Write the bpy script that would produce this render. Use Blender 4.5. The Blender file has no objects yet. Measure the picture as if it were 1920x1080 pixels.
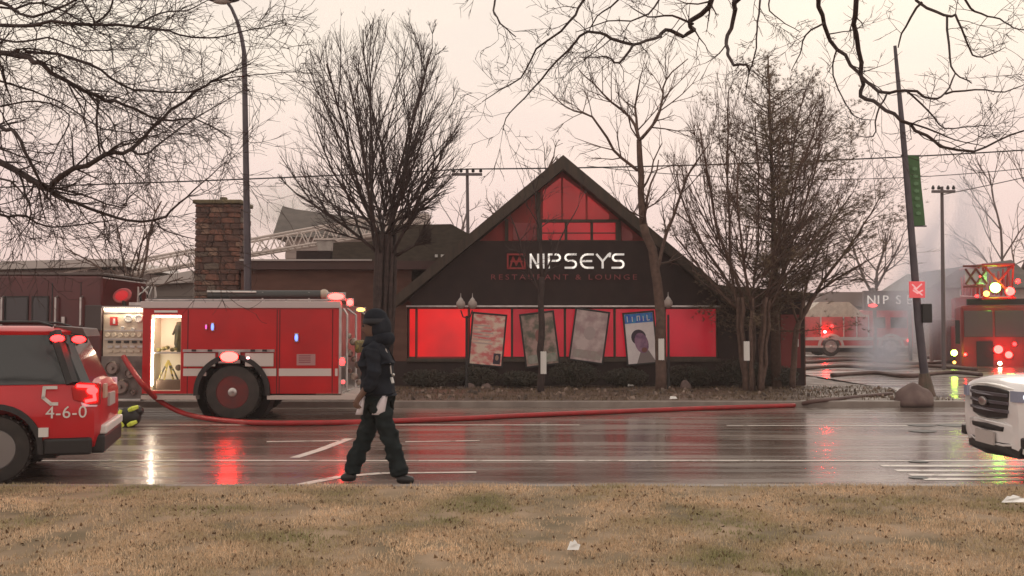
import bpy, bmesh, math, random
import numpy as np
from mathutils import Vector, Matrix, Euler
from mathutils.noise import noise as pnoise

S = bpy.context.scene
COL = S.collection
RAD = math.radians
F = 1900.0; HZ = 623.0; CAM = 1.65            # focal length in px of the 1920 wide photo, horizon row, eye height
PITCH = math.atan((HZ - 540) / F)

# ---------------------------------------------------------------- camera, world, sun
cam = bpy.data.objects.new('camera', bpy.data.cameras.new('camera')); COL.objects.link(cam)
cam.location = (0, 0, CAM); cam.rotation_euler = (RAD(90) + PITCH, 0, 0)
cam.data.sensor_width = 36; cam.data.lens = 36 * F / 1920
cam.data.clip_start = 0.1; cam.data.clip_end = 2000
S.camera = cam
S.view_settings.view_transform = 'Standard'; S.view_settings.look = 'None'
S.view_settings.exposure = 0.0; S.view_settings.gamma = 1; S.view_settings.use_curve_mapping = False
S.cycles.use_denoising = True
S.cycles.max_bounces = 8; S.cycles.volume_bounces = 3; S.cycles.sample_clamp_indirect = 6
S.cycles.volume_step_rate = 3.0

SUN_EL, SUN_AZ = RAD(32), RAD(20)
world = bpy.data.worlds.new('World'); S.world = world; world.use_nodes = True
nt = world.node_tree; N = nt.nodes; L = nt.links; N.clear()
wo = N.new('ShaderNodeOutputWorld'); bg = N.new('ShaderNodeBackground'); bg.inputs[1].default_value = 0.1
sky = N.new('ShaderNodeTexSky'); sky.sky_type = 'NISHITA'; sky.sun_disc = False
sky.sun_elevation = SUN_EL; sky.sun_rotation = SUN_AZ; sky.dust_density = 4
tc = N.new('ShaderNodeTexCoord'); sep = N.new('ShaderNodeSeparateXYZ'); L.new(tc.outputs['Generated'], sep.inputs[0])
ramp = N.new('ShaderNodeValToRGB'); L.new(sep.outputs['Z'], ramp.inputs[0])
els = ramp.color_ramp.elements
els[0].position = 0.0; els[0].color = (.80, .58, .55, 1)
els[1].position = 1.0; els[1].color = (.80, .74, .66, 1)
for p, c in ((.06, (.96, .73, .67, 1)), (.15, (1.05, .84, .76, 1)), (.27, (1.10, .97, .83, 1)), (.5, (1.04, .92, .80, 1))):
    e = els.new(p); e.color = c
mp = N.new('ShaderNodeMapping'); mp.inputs['Scale'].default_value = (1.2, 1.2, 4.5); L.new(tc.outputs['Generated'], mp.inputs[0])
ns = N.new('ShaderNodeTexNoise'); ns.inputs['Scale'].default_value = 2.2; ns.inputs['Detail'].default_value = 4; ns.inputs['Roughness'].default_value = .5
L.new(mp.outputs[0], ns.inputs['Vector'])
cr = N.new('ShaderNodeValToRGB'); L.new(ns.outputs['Fac'], cr.inputs[0])
cr.color_ramp.elements[0].position = .35; cr.color_ramp.elements[0].color = (.93, .91, .93, 1)
cr.color_ramp.elements[1].position = .7; cr.color_ramp.elements[1].color = (1.03, 1.03, 1.0, 1)
mul = N.new('ShaderNodeMix'); mul.data_type = 'RGBA'; mul.blend_type = 'MULTIPLY'; mul.inputs[0].default_value = 1
L.new(ramp.outputs[0], mul.inputs[6]); L.new(cr.outputs[0], mul.inputs[7])
sc10 = N.new('ShaderNodeMix'); sc10.data_type = 'RGBA'; sc10.blend_type = 'MULTIPLY'; sc10.inputs[0].default_value = 1
sc10.clamp_result = False; L.new(mul.outputs[2], sc10.inputs[6]); sc10.inputs[7].default_value = (10, 10, 10, 1)
mx = N.new('ShaderNodeMix'); mx.data_type = 'RGBA'; mx.inputs[0].default_value = .97
L.new(sky.outputs[0], mx.inputs[6]); L.new(sc10.outputs[2], mx.inputs[7])
L.new(mx.outputs[2], bg.inputs[0]); L.new(bg.outputs[0], wo.inputs[0])
sd = bpy.data.lights.new('sun', 'SUN'); sd.energy = 0.5; sd.angle = RAD(25); sd.color = (1, .9, .8)
sun = bpy.data.objects.new('sun', sd); COL.objects.link(sun)
dirv = Vector((math.sin(SUN_AZ) * math.cos(SUN_EL), math.cos(SUN_AZ) * math.cos(SUN_EL), math.sin(SUN_EL)))
sun.rotation_euler = dirv.to_track_quat('Z', 'Y').to_euler()

# ---------------------------------------------------------------- helpers
_cp, _sp = math.cos(PITCH), math.sin(PITCH)
def P(px, py, Y):
    cx = (px - 960) / F; cy = (540 - py) / F
    dy = _cp - cy * _sp; dz = _sp + cy * _cp
    k = Y / dy
    return Vector((cx * k, Y, CAM + dz * k))
def G(px, py, z=0.0):
    cx = (px - 960) / F; cy = (540 - py) / F
    dy = _cp - cy * _sp; dz = _sp + cy * _cp
    k = (z - CAM) / dz
    return Vector((cx * k, dy * k, z))

MATS = {}
def mat(name, c, rough=.6, metal=0., c2=None, scale=3., bump=0., bscale=None, stretch=None, emit=None, estr=0., coat=0., detail=6, lo=.35, hi=.65, r2=None, coord='Object'):
    if name in MATS: return MATS[name]
    m = bpy.data.materials.new(name); m.use_nodes = True
    t = m.node_tree; n = t.nodes; l = t.links; b = n['Principled BSDF']
    b.inputs['Base Color'].default_value = (*c, 1); b.inputs['Roughness'].default_value = rough; b.inputs['Metallic'].default_value = metal
    if coat: b.inputs['Coat Weight'].default_value = coat; b.inputs['Coat Roughness'].default_value = .08
    if c2 or bump or r2:
        tcn = n.new('ShaderNodeTexCoord'); mpn = n.new('ShaderNodeMapping')
        if stretch: mpn.inputs['Scale'].default_value = stretch
        l.new(tcn.outputs[coord], mpn.inputs[0])
        nz = n.new('ShaderNodeTexNoise'); nz.inputs['Scale'].default_value = scale; nz.inputs['Detail'].default_value = detail
        l.new(mpn.outputs[0], nz.inputs['Vector'])
        mr = n.new('ShaderNodeMapRange'); mr.inputs[1].default_value = lo; mr.inputs[2].default_value = hi; l.new(nz.outputs['Fac'], mr.inputs[0])
        if c2:
            mm = n.new('ShaderNodeMix'); mm.data_type = 'RGBA'; l.new(mr.outputs[0], mm.inputs[0])
            mm.inputs[6].default_value = (*c, 1); mm.inputs[7].default_value = (*c2, 1); l.new(mm.outputs[2], b.inputs['Base Color'])
        if r2 is not None:
            m2 = n.new('ShaderNodeMapRange'); l.new(mr.outputs[0], m2.inputs[0]); m2.inputs[3].default_value = rough; m2.inputs[4].default_value = r2
            l.new(m2.outputs[0], b.inputs['Roughness'])
        if bump:
            nb = n.new('ShaderNodeTexNoise'); nb.inputs['Scale'].default_value = bscale or scale * 4; nb.inputs['Detail'].default_value = 5
            l.new(mpn.outputs[0], nb.inputs['Vector'])
            bp = n.new('ShaderNodeBump'); bp.inputs['Strength'].default_value = min(1, bump * 10); bp.inputs['Distance'].default_value = bump
            l.new(nb.outputs['Fac'], bp.inputs['Height']); l.new(bp.outputs[0], b.inputs['Normal'])
    if emit:
        b.inputs['Emission Color'].default_value = (*emit, 1); b.inputs['Emission Strength'].default_value = estr
    MATS[name] = m; return m

class MB:
    def __init__(s): s.v = []; s.f = []
    def add(s, vs, fs):
        o = len(s.v); s.v += [tuple(v) for v in vs]; s.f += [tuple(i + o for i in f) for f in fs]; return s
    def box(s, x0, x1, y0, y1, z0, z1, M=None):
        vs = [Vector((x, y, z)) for x in (x0, x1) for y in (y0, y1) for z in (z0, z1)]
        if M: vs = [M @ v for v in vs]
        return s.add(vs, [(0, 1, 3, 2), (4, 6, 7, 5), (0, 4, 5, 1), (2, 3, 7, 6), (0, 2, 6, 4), (1, 5, 7, 3)])
    def tube(s, pts, rad, n=6, caps=True):
        pts = [Vector(p) for p in pts]
        if not hasattr(rad, '__len__'): rad = [rad] * len(pts)
        vs = []; fs = []
        a = None
        for i, p in enumerate(pts):
            d = (pts[min(i + 1, len(pts) - 1)] - pts[max(i - 1, 0)])
            if d.length < 1e-9: d = Vector((0, 0, 1))
            d.normalize()
            if a is None: a = d.orthogonal().normalized()
            a = (a - d * a.dot(d))
            if a.length < 1e-6: a = d.orthogonal()
            a.normalize(); b = d.cross(a)
            for k in range(n):
                t = 2 * math.pi * k / n
                vs.append(p + (a * math.cos(t) + b * math.sin(t)) * rad[i])
        for i in range(len(pts) - 1):
            for k in range(n):
                q = (k + 1) % n
                fs.append((i * n + k, i * n + q, (i + 1) * n + q, (i + 1) * n + k))
        if caps and n > 2:
            fs.append(tuple(range(n - 1, -1, -1))); fs.append(tuple((len(pts) - 1) * n + k for k in range(n)))
        return s.add(vs, fs)
    def lathe(s, prof, n=24, axis='Z', c=(0, 0, 0), M=None, caps=True):
        vs = []; fs = []; c = Vector(c)
        for r, h in prof:
            for k in range(n):
                t = 2 * math.pi * k / n; u, w = r * math.cos(t), r * math.sin(t)
                v = Vector((u, w, h)) if axis == 'Z' else (Vector((u, h, w)) if axis == 'Y' else Vector((h, u, w)))
                vs.append((M @ v if M else v) + c)
        for i in range(len(prof) - 1):
            for k in range(n):
                q = (k + 1) % n; fs.append((i * n + k, i * n + q, (i + 1) * n + q, (i + 1) * n + k))
        if caps: fs.append(tuple(range(n))); fs.append(tuple((len(prof) - 1) * n + k for k in range(n)))
        return s.add(vs, fs)
    def ball(s, c, r, seg=12, rings=8, sc=(1, 1, 1)):
        return s.lathe([(max(1e-3, math.sin(math.pi * i / rings)) * r, -math.cos(math.pi * i / rings) * r) for i in range(rings + 1)], seg, 'Z', (0, 0, 0), Matrix.Diagonal((*sc, 1))).shift_last(c, seg * (rings + 1))
    def shift_last(s, c, k):
        c = Vector(c)
        for i in range(len(s.v) - k, len(s.v)): s.v[i] = tuple(Vector(s.v[i]) + c)
        return s
    def prism(s, poly, y0, y1):       # polygon in (x, z), extruded along y
        n = len(poly)
        vs = [(x, y0, z) for x, z in poly] + [(x, y1, z) for x, z in poly]
        fs = [tuple(range(n)), tuple(range(2 * n - 1, n - 1, -1))] + [(i, i + n, (i + 1) % n + n, (i + 1) % n) for i in range(n)]
        return s.add(vs, fs)
    def build(s, name, m, parent=None, smooth=False, bevel=0, loc=None, kind=None):
        me = bpy.data.meshes.new(name); 
        vs = s.v
        o = bpy.data.objects.new(name, me); COL.objects.link(o)
        off = None
        if loc is not None: off = Vector(loc); o.location = off
        elif parent is not None and parent.get('_world'): off = Vector(parent['_world'])
        if off is not None: vs = [tuple(Vector(v) - off) for v in vs]
        me.from_pydata(vs, [], s.f)
        if s.f:
            bm = bmesh.new(); bm.from_mesh(me); bmesh.ops.recalc_face_normals(bm, faces=bm.faces)
            if smooth and smooth != 'all':
                for e in bm.edges:
                    if len(e.link_faces) == 2 and e.calc_face_angle(0) > .7: e.smooth = False
            bm.to_mesh(me); bm.free()
        if smooth:
            for p in me.polygons: p.use_smooth = True
        if m: me.materials.append(m)
        if parent is not None:
            o.parent = parent
            if parent.get('_world'): o['_world'] = parent['_world'][:]
        if bevel:
            b = o.modifiers.new('bevel', 'BEVEL'); b.width = bevel; b.segments = 2; b.limit_method = 'ANGLE'
        if kind: o['kind'] = kind
        return o
def thing(name, label, cat, loc=(0, 0, 0), rz=0, group=None, world=False):
    o = bpy.data.objects.new(name, None); COL.objects.link(o); o.location = loc; o.rotation_euler = (0, 0, rz)
    o.empty_display_size = .2
    tag(o, label, cat, group)
    if world: o['_world'] = tuple(loc)
    return o
def tag(o, label, cat, group=None, kind=None):
    if label: o['label'] = label
    if cat: o['category'] = cat
    if group: o['group'] = group
    if kind: o['kind'] = kind
    return o
def struct(o): o['kind'] = 'structure'; return o
def text_mb(body, size, depth=.01, spacing=1.0, sx=1.0):
    cu = bpy.data.curves.new('t', 'FONT'); cu.body = body; cu.size = size; cu.extrude = depth; cu.align_x = 'CENTER'; cu.align_y = 'CENTER'
    cu.space_character = spacing; cu.resolution_u = 3
    o = bpy.data.objects.new('t', cu); COL.objects.link(o)
    me = bpy.data.meshes.new_from_object(o.evaluated_get(bpy.context.evaluated_depsgraph_get()))
    mb = MB(); mb.add([(v.co.x * sx, v.co.y, v.co.z) for v in me.vertices], [tuple(p.vertices) for p in me.polygons])
    bpy.data.objects.remove(o); bpy.data.curves.remove(cu); bpy.data.meshes.remove(me)
    return mb
def xf(mb, M):
    mb.v = [tuple(M @ Vector(v)) for v in mb.v]; return mb
def stroke(mb, pts, w, y0, y1):        # flat band along a polyline in (x, z), extruded in y
    for (a, b), (c, d) in zip(pts[:-1], pts[1:]):
        t = Vector((c - a, d - b)); ln = t.length
        if ln < 1e-6: continue
        t /= ln; n = Vector((-t.y, t.x)) * w / 2; e = t * w * .35
        mb.prism([(a - e.x + n.x, b - e.y + n.y), (a - e.x - n.x, b - e.y - n.y), (c + e.x - n.x, d + e.y - n.y), (c + e.x + n.x, d + e.y + n.y)], y0, y1)

# ---------------------------------------------------------------- materials
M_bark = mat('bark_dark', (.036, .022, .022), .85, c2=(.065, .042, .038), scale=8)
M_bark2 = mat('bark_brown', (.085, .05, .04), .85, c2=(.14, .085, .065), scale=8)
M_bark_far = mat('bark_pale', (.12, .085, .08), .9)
M_white = mat('white_paint', (.75, .73, .70), .35)
M_cream = mat('cream_panel', (.62, .52, .42), .4, c2=(.48, .38, .30), scale=5)
M_chrome = mat('brushed_metal', (.62, .60, .58), .28, metal=.9, c2=(.45, .43, .42), scale=6)
M_black = mat('black_plastic', (.018, .017, .018), .45)
M_rubber = mat('tyre_rubber', (.03, .027, .026), .8, c2=(.05, .042, .038), scale=6)
M_glass = mat('dark_glass', (.03, .034, .036), .06, coat=.5)
M_red = mat('fire_red', (.56, .006, .010), .38, coat=.12, c2=(.42, .005, .008), scale=1.2)
M_redsuv = mat('suv_red', (.66, .012, .022), .30, coat=.25, c2=(.56, .010, .02), scale=1.5)
M_pale = mat('pale_grey_panel', (.50, .45, .43), .4)
def lamp(name, c, s): return mat(name, tuple(min(1, x * .6) for x in c), .3, emit=c, estr=s)
L_red = lamp('red_lamp', (1, .008, .008), 26)
L_red2 = lamp('red_lamp_bright', (1, .012, .01), 45)
L_redl = lamp('red_lamp_low', (1, .04, .04), 5)
L_amber = lamp('amber_lamp', (1, .42, .06), 8)
L_blue_refl = lamp('blue_reflection', (.10, .16, 1), 4)  # glowing blue of the reflection spots on the engine body
L_green = lamp('green_lamp', (.25, 1, .08), 45)
L_white = lamp('white_lamp', (1, .86, .66), 14)

# ---------------------------------------------------------------- ground, road, verge
def sheet(name, x0, x1, y0, y1, z, m, zf=None, nx=1, ny=1):
    mb = MB(); vs = []; fs = []
    for j in range(ny + 1):
        for i in range(nx + 1):
            x = x0 + (x1 - x0) * i / nx; y = y0 + (y1 - y0) * j / ny
            vs.append((x, y, zf(x, y) if zf else z))
    for j in range(ny):
        for i in range(nx):
            a = j * (nx + 1) + i; fs.append((a, a + 1, a + nx + 2, a + nx + 1))
    mb.add(vs, fs); return struct(mb.build(name, m, smooth=bool(zf)))

def wet_asphalt():
    m = bpy.data.materials.new('wet_asphalt'); m.use_nodes = True; t = m.node_tree; n = t.nodes; l = t.links; b = n['Principled BSDF']
    tcn = n.new('ShaderNodeTexCoord')
    def nz(scale, st, det=5, lo=.35, hi=.65):
        mpn = n.new('ShaderNodeMapping'); mpn.inputs['Scale'].default_value = st; l.new(tcn.outputs['Object'], mpn.inputs[0])
        a = n.new('ShaderNodeTexNoise'); a.inputs['Scale'].default_value = scale; a.inputs['Detail'].default_value = det; l.new(mpn.outputs[0], a.inputs['Vector'])
        r = n.new('ShaderNodeMapRange'); r.inputs[1].default_value = lo; r.inputs[2].default_value = hi; l.new(a.outputs['Fac'], r.inputs[0]); return r.outputs[0], a.outputs['Fac']
    w1, _ = nz(.55, (.35, 1.3, 1)); w2, _ = nz(60, (1, 1, 1), 3); w3, _ = nz(1.6, (.16, 1.6, 1), 5, .42, .58)
    mm = n.new('ShaderNodeMix'); mm.data_type = 'RGBA'; l.new(w1, mm.inputs[0]); mm.inputs[6].default_value = (.15, .11, .09, 1); mm.inputs[7].default_value = (.29, .22, .185, 1)
    m2 = n.new('ShaderNodeMix'); m2.data_type = 'RGBA'; m2.blend_type = 'MULTIPLY'; m2.inputs[0].default_value = .5; l.new(mm.outputs[2], m2.inputs[6]); 
    cg = n.new('ShaderNodeCombineColor'); l.new(w2, cg.inputs[0]); l.new(w2, cg.inputs[1]); l.new(w2, cg.inputs[2]); l.new(cg.outputs[0], m2.inputs[7]); l.new(m2.outputs[2], b.inputs['Base Color'])
    ra = n.new('ShaderNodeMapRange'); l.new(w3, ra.inputs[0]); ra.inputs[3].default_value = .07; ra.inputs[4].default_value = .27; 
    rb = n.new('ShaderNodeMath'); rb.operation = 'MULTIPLY_ADD'; l.new(w1, rb.inputs[0]); rb.inputs[1].default_value = .14; l.new(ra.outputs[0], rb.inputs[2]); l.new(rb.outputs[0], b.inputs['Roughness'])
    bp = n.new('ShaderNodeBump'); bp.inputs['Distance'].default_value = .002; bp.inputs['Strength'].default_value = .35; l.new(w2, bp.inputs['Height'])
    _, wv = nz(3.0, (.35, 2.2, 1), 3)
    bq = n.new('ShaderNodeBump'); bq.inputs['Distance'].default_value = .012; bq.inputs['Strength'].default_value = .5; l.new(wv, bq.inputs['Height']); l.new(bp.outputs[0], bq.inputs['Normal']); l.new(bq.outputs[0], b.inputs['Normal'])
    b.inputs['IOR'].default_value = 1.5; b.inputs['Coat Weight'].default_value = .3; b.inputs['Coat Roughness'].default_value = .12
    return m
M_road = wet_asphalt()
M_soil = mat('muddy_verge', (.085, .054, .042), .75, c2=(.15, .10, .07), scale=1.5, bump=.03, bscale=14, r2=.5)
M_far = mat('rough_ground', (.14, .10, .07), .9, c2=(.20, .15, .10), scale=.3)
M_lawn = mat('lawn_soil', (.38, .27, .18), .95, c2=(.17, .13, .075), scale=1.6, bump=.02, bscale=30)
M_conc = mat('kerb_concrete', (.30, .25, .22), .5, c2=(.22, .18, .16), scale=3, bump=.004)

RY0, RY1 = 10.75, 22.5
sheet('ground', -400, 400, -60, 700, -.03, M_far)
def lawn_z(x, y): return .05 + .03 * pnoise((x * .5, y * .5, 0)) * (1 if y < 10 else max(0, (10.7 - y) / .7))
sheet('lawn', -40, 40, -20, RY0, .05, M_lawn, lawn_z, 160, 60)
sheet('road', -120, 120, RY0 - .05, RY1 + .05, .0, M_road)
def verge_z(x, y): return .12 + .05 * pnoise((x * .7, y * .8, 3)) * min(1, (y - 22.6) / .8)
sheet('verge', -60, 10.2, RY1 + .15, 75, .12, M_soil, verge_z, 150, 90)
def lot_z(x, y): return .10 + max(0, y - 24) * .007 + .008 * pnoise((x * .4, y * .4, 9))
sheet('parking_lot', 10.2, 90, RY1 + .15, 80, .1, M_road, lot_z, 60, 50)
mb = MB(); mb.box(-60, 10.2, RY1, RY1 + .15, -.02, .13); struct(mb.build('kerb', M_conc, bevel=.02))
mb = MB(); mb.box(10.2, 60, RY1, RY1 + .15, -.02, .085); struct(mb.build('dropped_kerb', M_conc, bevel=.02))
mb = MB(); mb.box(-40, 60, RY0 - .14, RY0, -.02, .055); struct(mb.build('near_kerb', M_conc, bevel=.015))
# painted markings (each its own marking of the road)
M_line = mat('road_paint', (.80, .74, .68), .35, c2=(.45, .40, .36), scale=5, lo=.5, hi=.8, r2=.15)
def marking(pts, w):
    mb = MB(); pts = [Vector(p) for p in pts]
    for a, b in zip(pts[:-1], pts[1:]):
        d = (b - a).normalized(); n = Vector((-d.y, d.x, 0)) * w / 2
        mb.add([a + n, a - n, b - n, b + n], [(0, 1, 2, 3)])
    return struct(mb.build('lane_marking', M_line))
def gm(px, py): v = G(px, py, .004); return v
marking([(-40, G(0, 864)[1], .004), (40, G(0, 864)[1], .004)], .10)
marking([(-40, G(0, 797)[1], .004), (1.2, G(0, 797)[1], .004)], .12)
marking([(3.8, G(0, 798)[1], .004), (7, G(0, 798)[1], .004)], .12)
marking([gm(715, 887), gm(893, 885)], .10)
marking([gm(560, 909), gm(640, 893), gm(715, 887)], .14)
marking([gm(552, 858), gm(600, 843), gm(655, 822)], .14)
marking([gm(500, 828), gm(640, 826)], .10)
marking([gm(760, 828), gm(900, 826)], .10)
for i, (x0, y) in enumerate(((1652, 873), (1680, 882), (1705, 890), (1730, 898))):
    marking([gm(x0, y), gm(1990, y + 1)], .16)
M_patch = mat('tar_patch', (.012, .011, .011), .5)
for i, (px, py, w) in enumerate(((1728, 797, .5), (1730, 808, .45), (1795, 797, .7), (1722, 865, .25), (1722, 895, .22))):
    g = G(px, py, .008); mb = MB(); mb.lathe([(w / 2, -.004), (w / 2, .0), (w * .42, .004), (w * .36, .002)], 18, 'Z', (0, 0, 0))
    xf(mb, Matrix.Translation(g) @ Matrix.Diagonal((1, .8, 1, 1)))
    o = mb.build('drain_cover', M_patch, loc=g)
    tag(o, ['dark round drain cover in the far lane, upper of a close pair', 'dark round drain cover in the road, lower of a close pair',
            'wider dark drain cover in the road just left of the white patrol car', 'small dark cover on the long white lane line',
            'small dark cover among the thin stripes near the lawn'][i], 'drain cover')

# lawn grass blades and leaf litter
rs = np.random.RandomState(4)
def blades(n, y0, y1, h0, h1, w, name, m, lean=.6, clump=False):
    y = y0 + (y1 - y0) * rs.rand(n) ** 1.15; x = (rs.rand(n) * 2 - 1) * (y * .53 + 1.0)
    # clumps and bare spots
    zz = np.array([pnoise((a * 1.3, b * 1.3, 5.)) for a, b in zip(x, y)]); z3 = np.array([pnoice_ for pnoice_ in (pnoise((a * 4.5, b * 4.5, 2.)) for a, b in zip(x, y))]); keep = (rs.rand(n) < (.60 + zz * 1.0 + z3 * .9)) & (y < RY0 - .06 + zz * .10)
    x, y = x[keep], y[keep]; n = len(x)
    z = np.array([lawn_z(a, b) for a, b in zip(x, y)])
    h = h0 + (h1 - h0) * rs.rand(n); an = rs.rand(n) * 6.283; la = rs.rand(n) * lean
    dx, dy = np.cos(an), np.sin(an); a2 = rs.rand(n) * 6.283
    v = np.zeros((n, 3, 3))
    v[:, 0] = np.c_[x - dx * w, y - dy * w, z - .004]; v[:, 1] = np.c_[x + dx * w, y + dy * w, z - .004]
    v[:, 2] = np.c_[x + np.cos(a2) * la * h * 1.3, y + np.sin(a2) * la * h * 1.3, z + h * (1 - .5 * la)]
    me = bpy.data.meshes.new(name); me.vertices.add(3 * n); me.vertices.foreach_set('co', v.ravel())
    me.loops.add(3 * n); me.loops.foreach_set('vertex_index', np.arange(3 * n, dtype=np.int32))
    me.polygons.add(n); me.polygons.foreach_set('loop_start', np.arange(n, dtype=np.int32) * 3)
    me.update(calc_edges=True); me.materials.append(m)
    o = bpy.data.objects.new(name, me); COL.objects.link(o); o['kind'] = 'stuff'; return o
def grass_mat():
    m = bpy.data.materials.new('winter_grass'); m.use_nodes = True; t = m.node_tree; n = t.nodes; l = t.links; b = n['Principled BSDF']
    b.inputs['Roughness'].default_value = .9
    tcn = n.new('ShaderNodeTexCoord')
    a = n.new('ShaderNodeTexNoise'); a.inputs['Scale'].default_value = .9; a.inputs['Detail'].default_value = 5; l.new(tcn.outputs['Object'], a.inputs['Vector'])
    r = n.new('ShaderNodeValToRGB'); l.new(a.outputs['Fac'], r.inputs[0]); e = r.color_ramp.elements
    e[0].position = .33; e[0].color = (.32, .30, .15, 1); e[1].position = .66; e[1].color = (.84, .63, .43, 1)
    q = e.new(.5); q.color = (.60, .45, .30, 1)
    gi = n.new('ShaderNodeTexNoise'); gi.inputs['Scale'].default_value = 45; gi.inputs['Detail'].default_value = 2; l.new(tcn.outputs['Object'], gi.inputs['Vector'])
    r2 = n.new('ShaderNodeMapRange'); r2.inputs[1].default_value = .3; r2.inputs[2].default_value = .7; r2.inputs[3].default_value = .62; r2.inputs[4].default_value = 1.4; l.new(gi.outputs['Fac'], r2.inputs[0])
    mm = n.new('ShaderNodeVectorMath'); mm.operation = 'SCALE'; l.new(r.outputs[0], mm.inputs[0]); l.new(r2.outputs[0], mm.inputs['Scale']); l.new(mm.outputs[0], b.inputs['Base Color'])
    return m
tag(blades(260000, 5.2, RY0 + .06, .02, .05, .004, 'grass', grass_mat()), 'short dry tan and olive winter grass covering the near lawn', 'grass')
tag(blades(7000, 5.2, RY0 - .1, .012, .035, .022, 'leaf_litter', mat('dead_leaf', (.10, .055, .03), .9, c2=(.17, .10, .05), scale=3), 1.0), 'scattered dark fallen leaves and bare specks in the lawn', 'fallen leaves')
for i, (px, py, w, lab) in enumerate(((1076, 1031, .05, 'small scrap of white litter lying mid lawn near the bottom'), (1902, 942, .12, 'larger scrap of white litter at the far right lawn edge'))):
    g = G(px, py, .09); mb = MB(); mb.add([g + Vector((-w, 0, 0)), g + Vector((w * .6, -.05, .01)), g + Vector((w, .04, .03)), g + Vector((-.02, .09, .045))], [(0, 1, 2, 3)])
    mb.add([g + Vector((-w * .6, .02, .02)), g + Vector((w * .5, .0, .05)), g + Vector((w * .2, .07, .06))], [(0, 1, 2)])
    tag(mb.build('paper_scrap', M_white, loc=g), lab, 'litter')

# ---------------------------------------------------------------- trees
class Tree:
    def __init__(s, seed): s.r = random.Random(seed); s.big = MB(); s.tw = MB(); s.count = 0; s.env = None; s.minr = .004
    def jit(s, k): return Vector((s.r.gauss(0, k), s.r.gauss(0, k), s.r.gauss(0, k)))
    def emit(s, pts, rad, lvl, cut):
        (s.big if lvl <= cut else s.tw).tube(pts, rad, 7 if lvl == 0 else (5 if lvl <= cut else 3), caps=lvl <= cut)
        s.count += 1
    def side(s, d, ang):
        a = d.orthogonal().normalized(); a.rotate(Matrix.Rotation(s.r.uniform(0, 6.283), 3, d)); v = d.copy(); v.rotate(Matrix.Rotation(ang, 3, a)); return v
    def branch(s, p, d, Ln, r, lvl, c):
        seg = max(3, int(Ln / c['step'][min(lvl, len(c['step']) - 1)])); seg = min(seg, 10)
        pts = [p.copy()]; rad = [r]; q = p.copy(); dd = d.normalized(); dirs = [dd.copy()]
        for i in range(seg):
            dd = (dd + s.jit(c['wig']) + Vector((0, 0, c['up'])) * (1 if lvl else .3)).normalized()
            q = q + dd * (Ln / seg)
            if s.env and not s.env(q) and i > 0: break
            pts.append(q.copy()); dirs.append(dd.copy()); rad.append(max(s.minr * .6, r * (1 - (1 - c['taper']) * (i + 1) / seg)))
        s.emit(pts, rad, lvl, c.get('cut', 1))
        if lvl >= c['max']: return
        k = c['kids'][min(lvl, len(c['kids']) - 1)]
        n = len(pts)
        for j in range(k):
            t = c['t0'] + (1 - c['t0']) * (j + s.r.random()) / k; i = min(n - 1, max(1, int(t * (n - 1) + .5)))
            ang = RAD(s.r.gauss(c['ang'], 8)); nd = s.side(dirs[i], ang)
            if 'out' in c: nd = (nd + (pts[i] - c['cen']).normalized() * c['out']).normalized()
            s.branch(pts[i], nd, Ln * s.r.uniform(*c['len']) * (1.15 - .4 * t), max(s.minr, rad[i] * s.r.uniform(.5, .75)), lvl + 1, c)
    def path(s, pts, r0, r1, lvl=0, c=None, dens=0, klen=(.4, 1.), kr=.6):    # hand laid limb with grown side branches
        pts = [Vector(p) for p in pts]
        # smooth + jitter
        out = []
        n = len(pts)
        for i in range(n - 1):
            p0, p1, p2, p3 = pts[max(0, i - 1)], pts[i], pts[i + 1], pts[min(n - 1, i + 2)]
            for k in range(3):
                t = k / 3
                out.append(.5 * ((2 * p1) + (p2 - p0) * t + (2 * p0 - 5 * p1 + 4 * p2 - p3) * t * t + (3 * p1 - p0 - 3 * p2 + p3) * t ** 3))
        out.append(pts[-1])
        tot = len(out) - 1; rad = [r0 + (r1 - r0) * i / tot for i in range(tot + 1)]
        out = [q + s.jit(min(.02, rad[i] * .6)) if 0 < i < tot else q for i, q in enumerate(out)]
        s.emit(out, rad, lvl, 1 if lvl <= 1 else 0)
        if c and dens:
            ln = sum((b - a).length for a, b in zip(out[:-1], out[1:]))
            for j in range(int(ln * dens)):
                i = s.r.randint(max(1, int(c.get('from', .1) * tot)), tot); d = (out[i] - out[i - 1]).normalized()
                nd = s.side(d, RAD(s.r.gauss(c['ang'] + 8, 12)))
                s.branch(out[i], nd, s.r.uniform(*klen), max(s.minr, rad[i] * kr), max(lvl + 1, c.get('lv', 2)), c)
        return out
    def finish(s, label, base, bark, group=None, name='bare_tree', twig=None):
        t = thing(name, label, 'tree', base, 0, group, world=True)
        s.big.build('trunk', bark, t, smooth='all')
        if s.tw.v:
            o = s.tw.build('crown', twig or bark, t); o['kind'] = 'stuff'
        return t

def round_tree(seed, base, stems, env, c, label, bark, fork, group=None, minr=.005):
    T = Tree(seed); T.env = env; T.minr = minr
    for st in stems:
        pts, r0, r1, up = st
        out = T.path(pts, r0, r1, 0)
    for f in fork: 
        p, d, ln, r = f; T.branch(Vector(p), Vector(d), ln, r, 1, c)
    return T.finish(label, base, bark, group)

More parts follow.
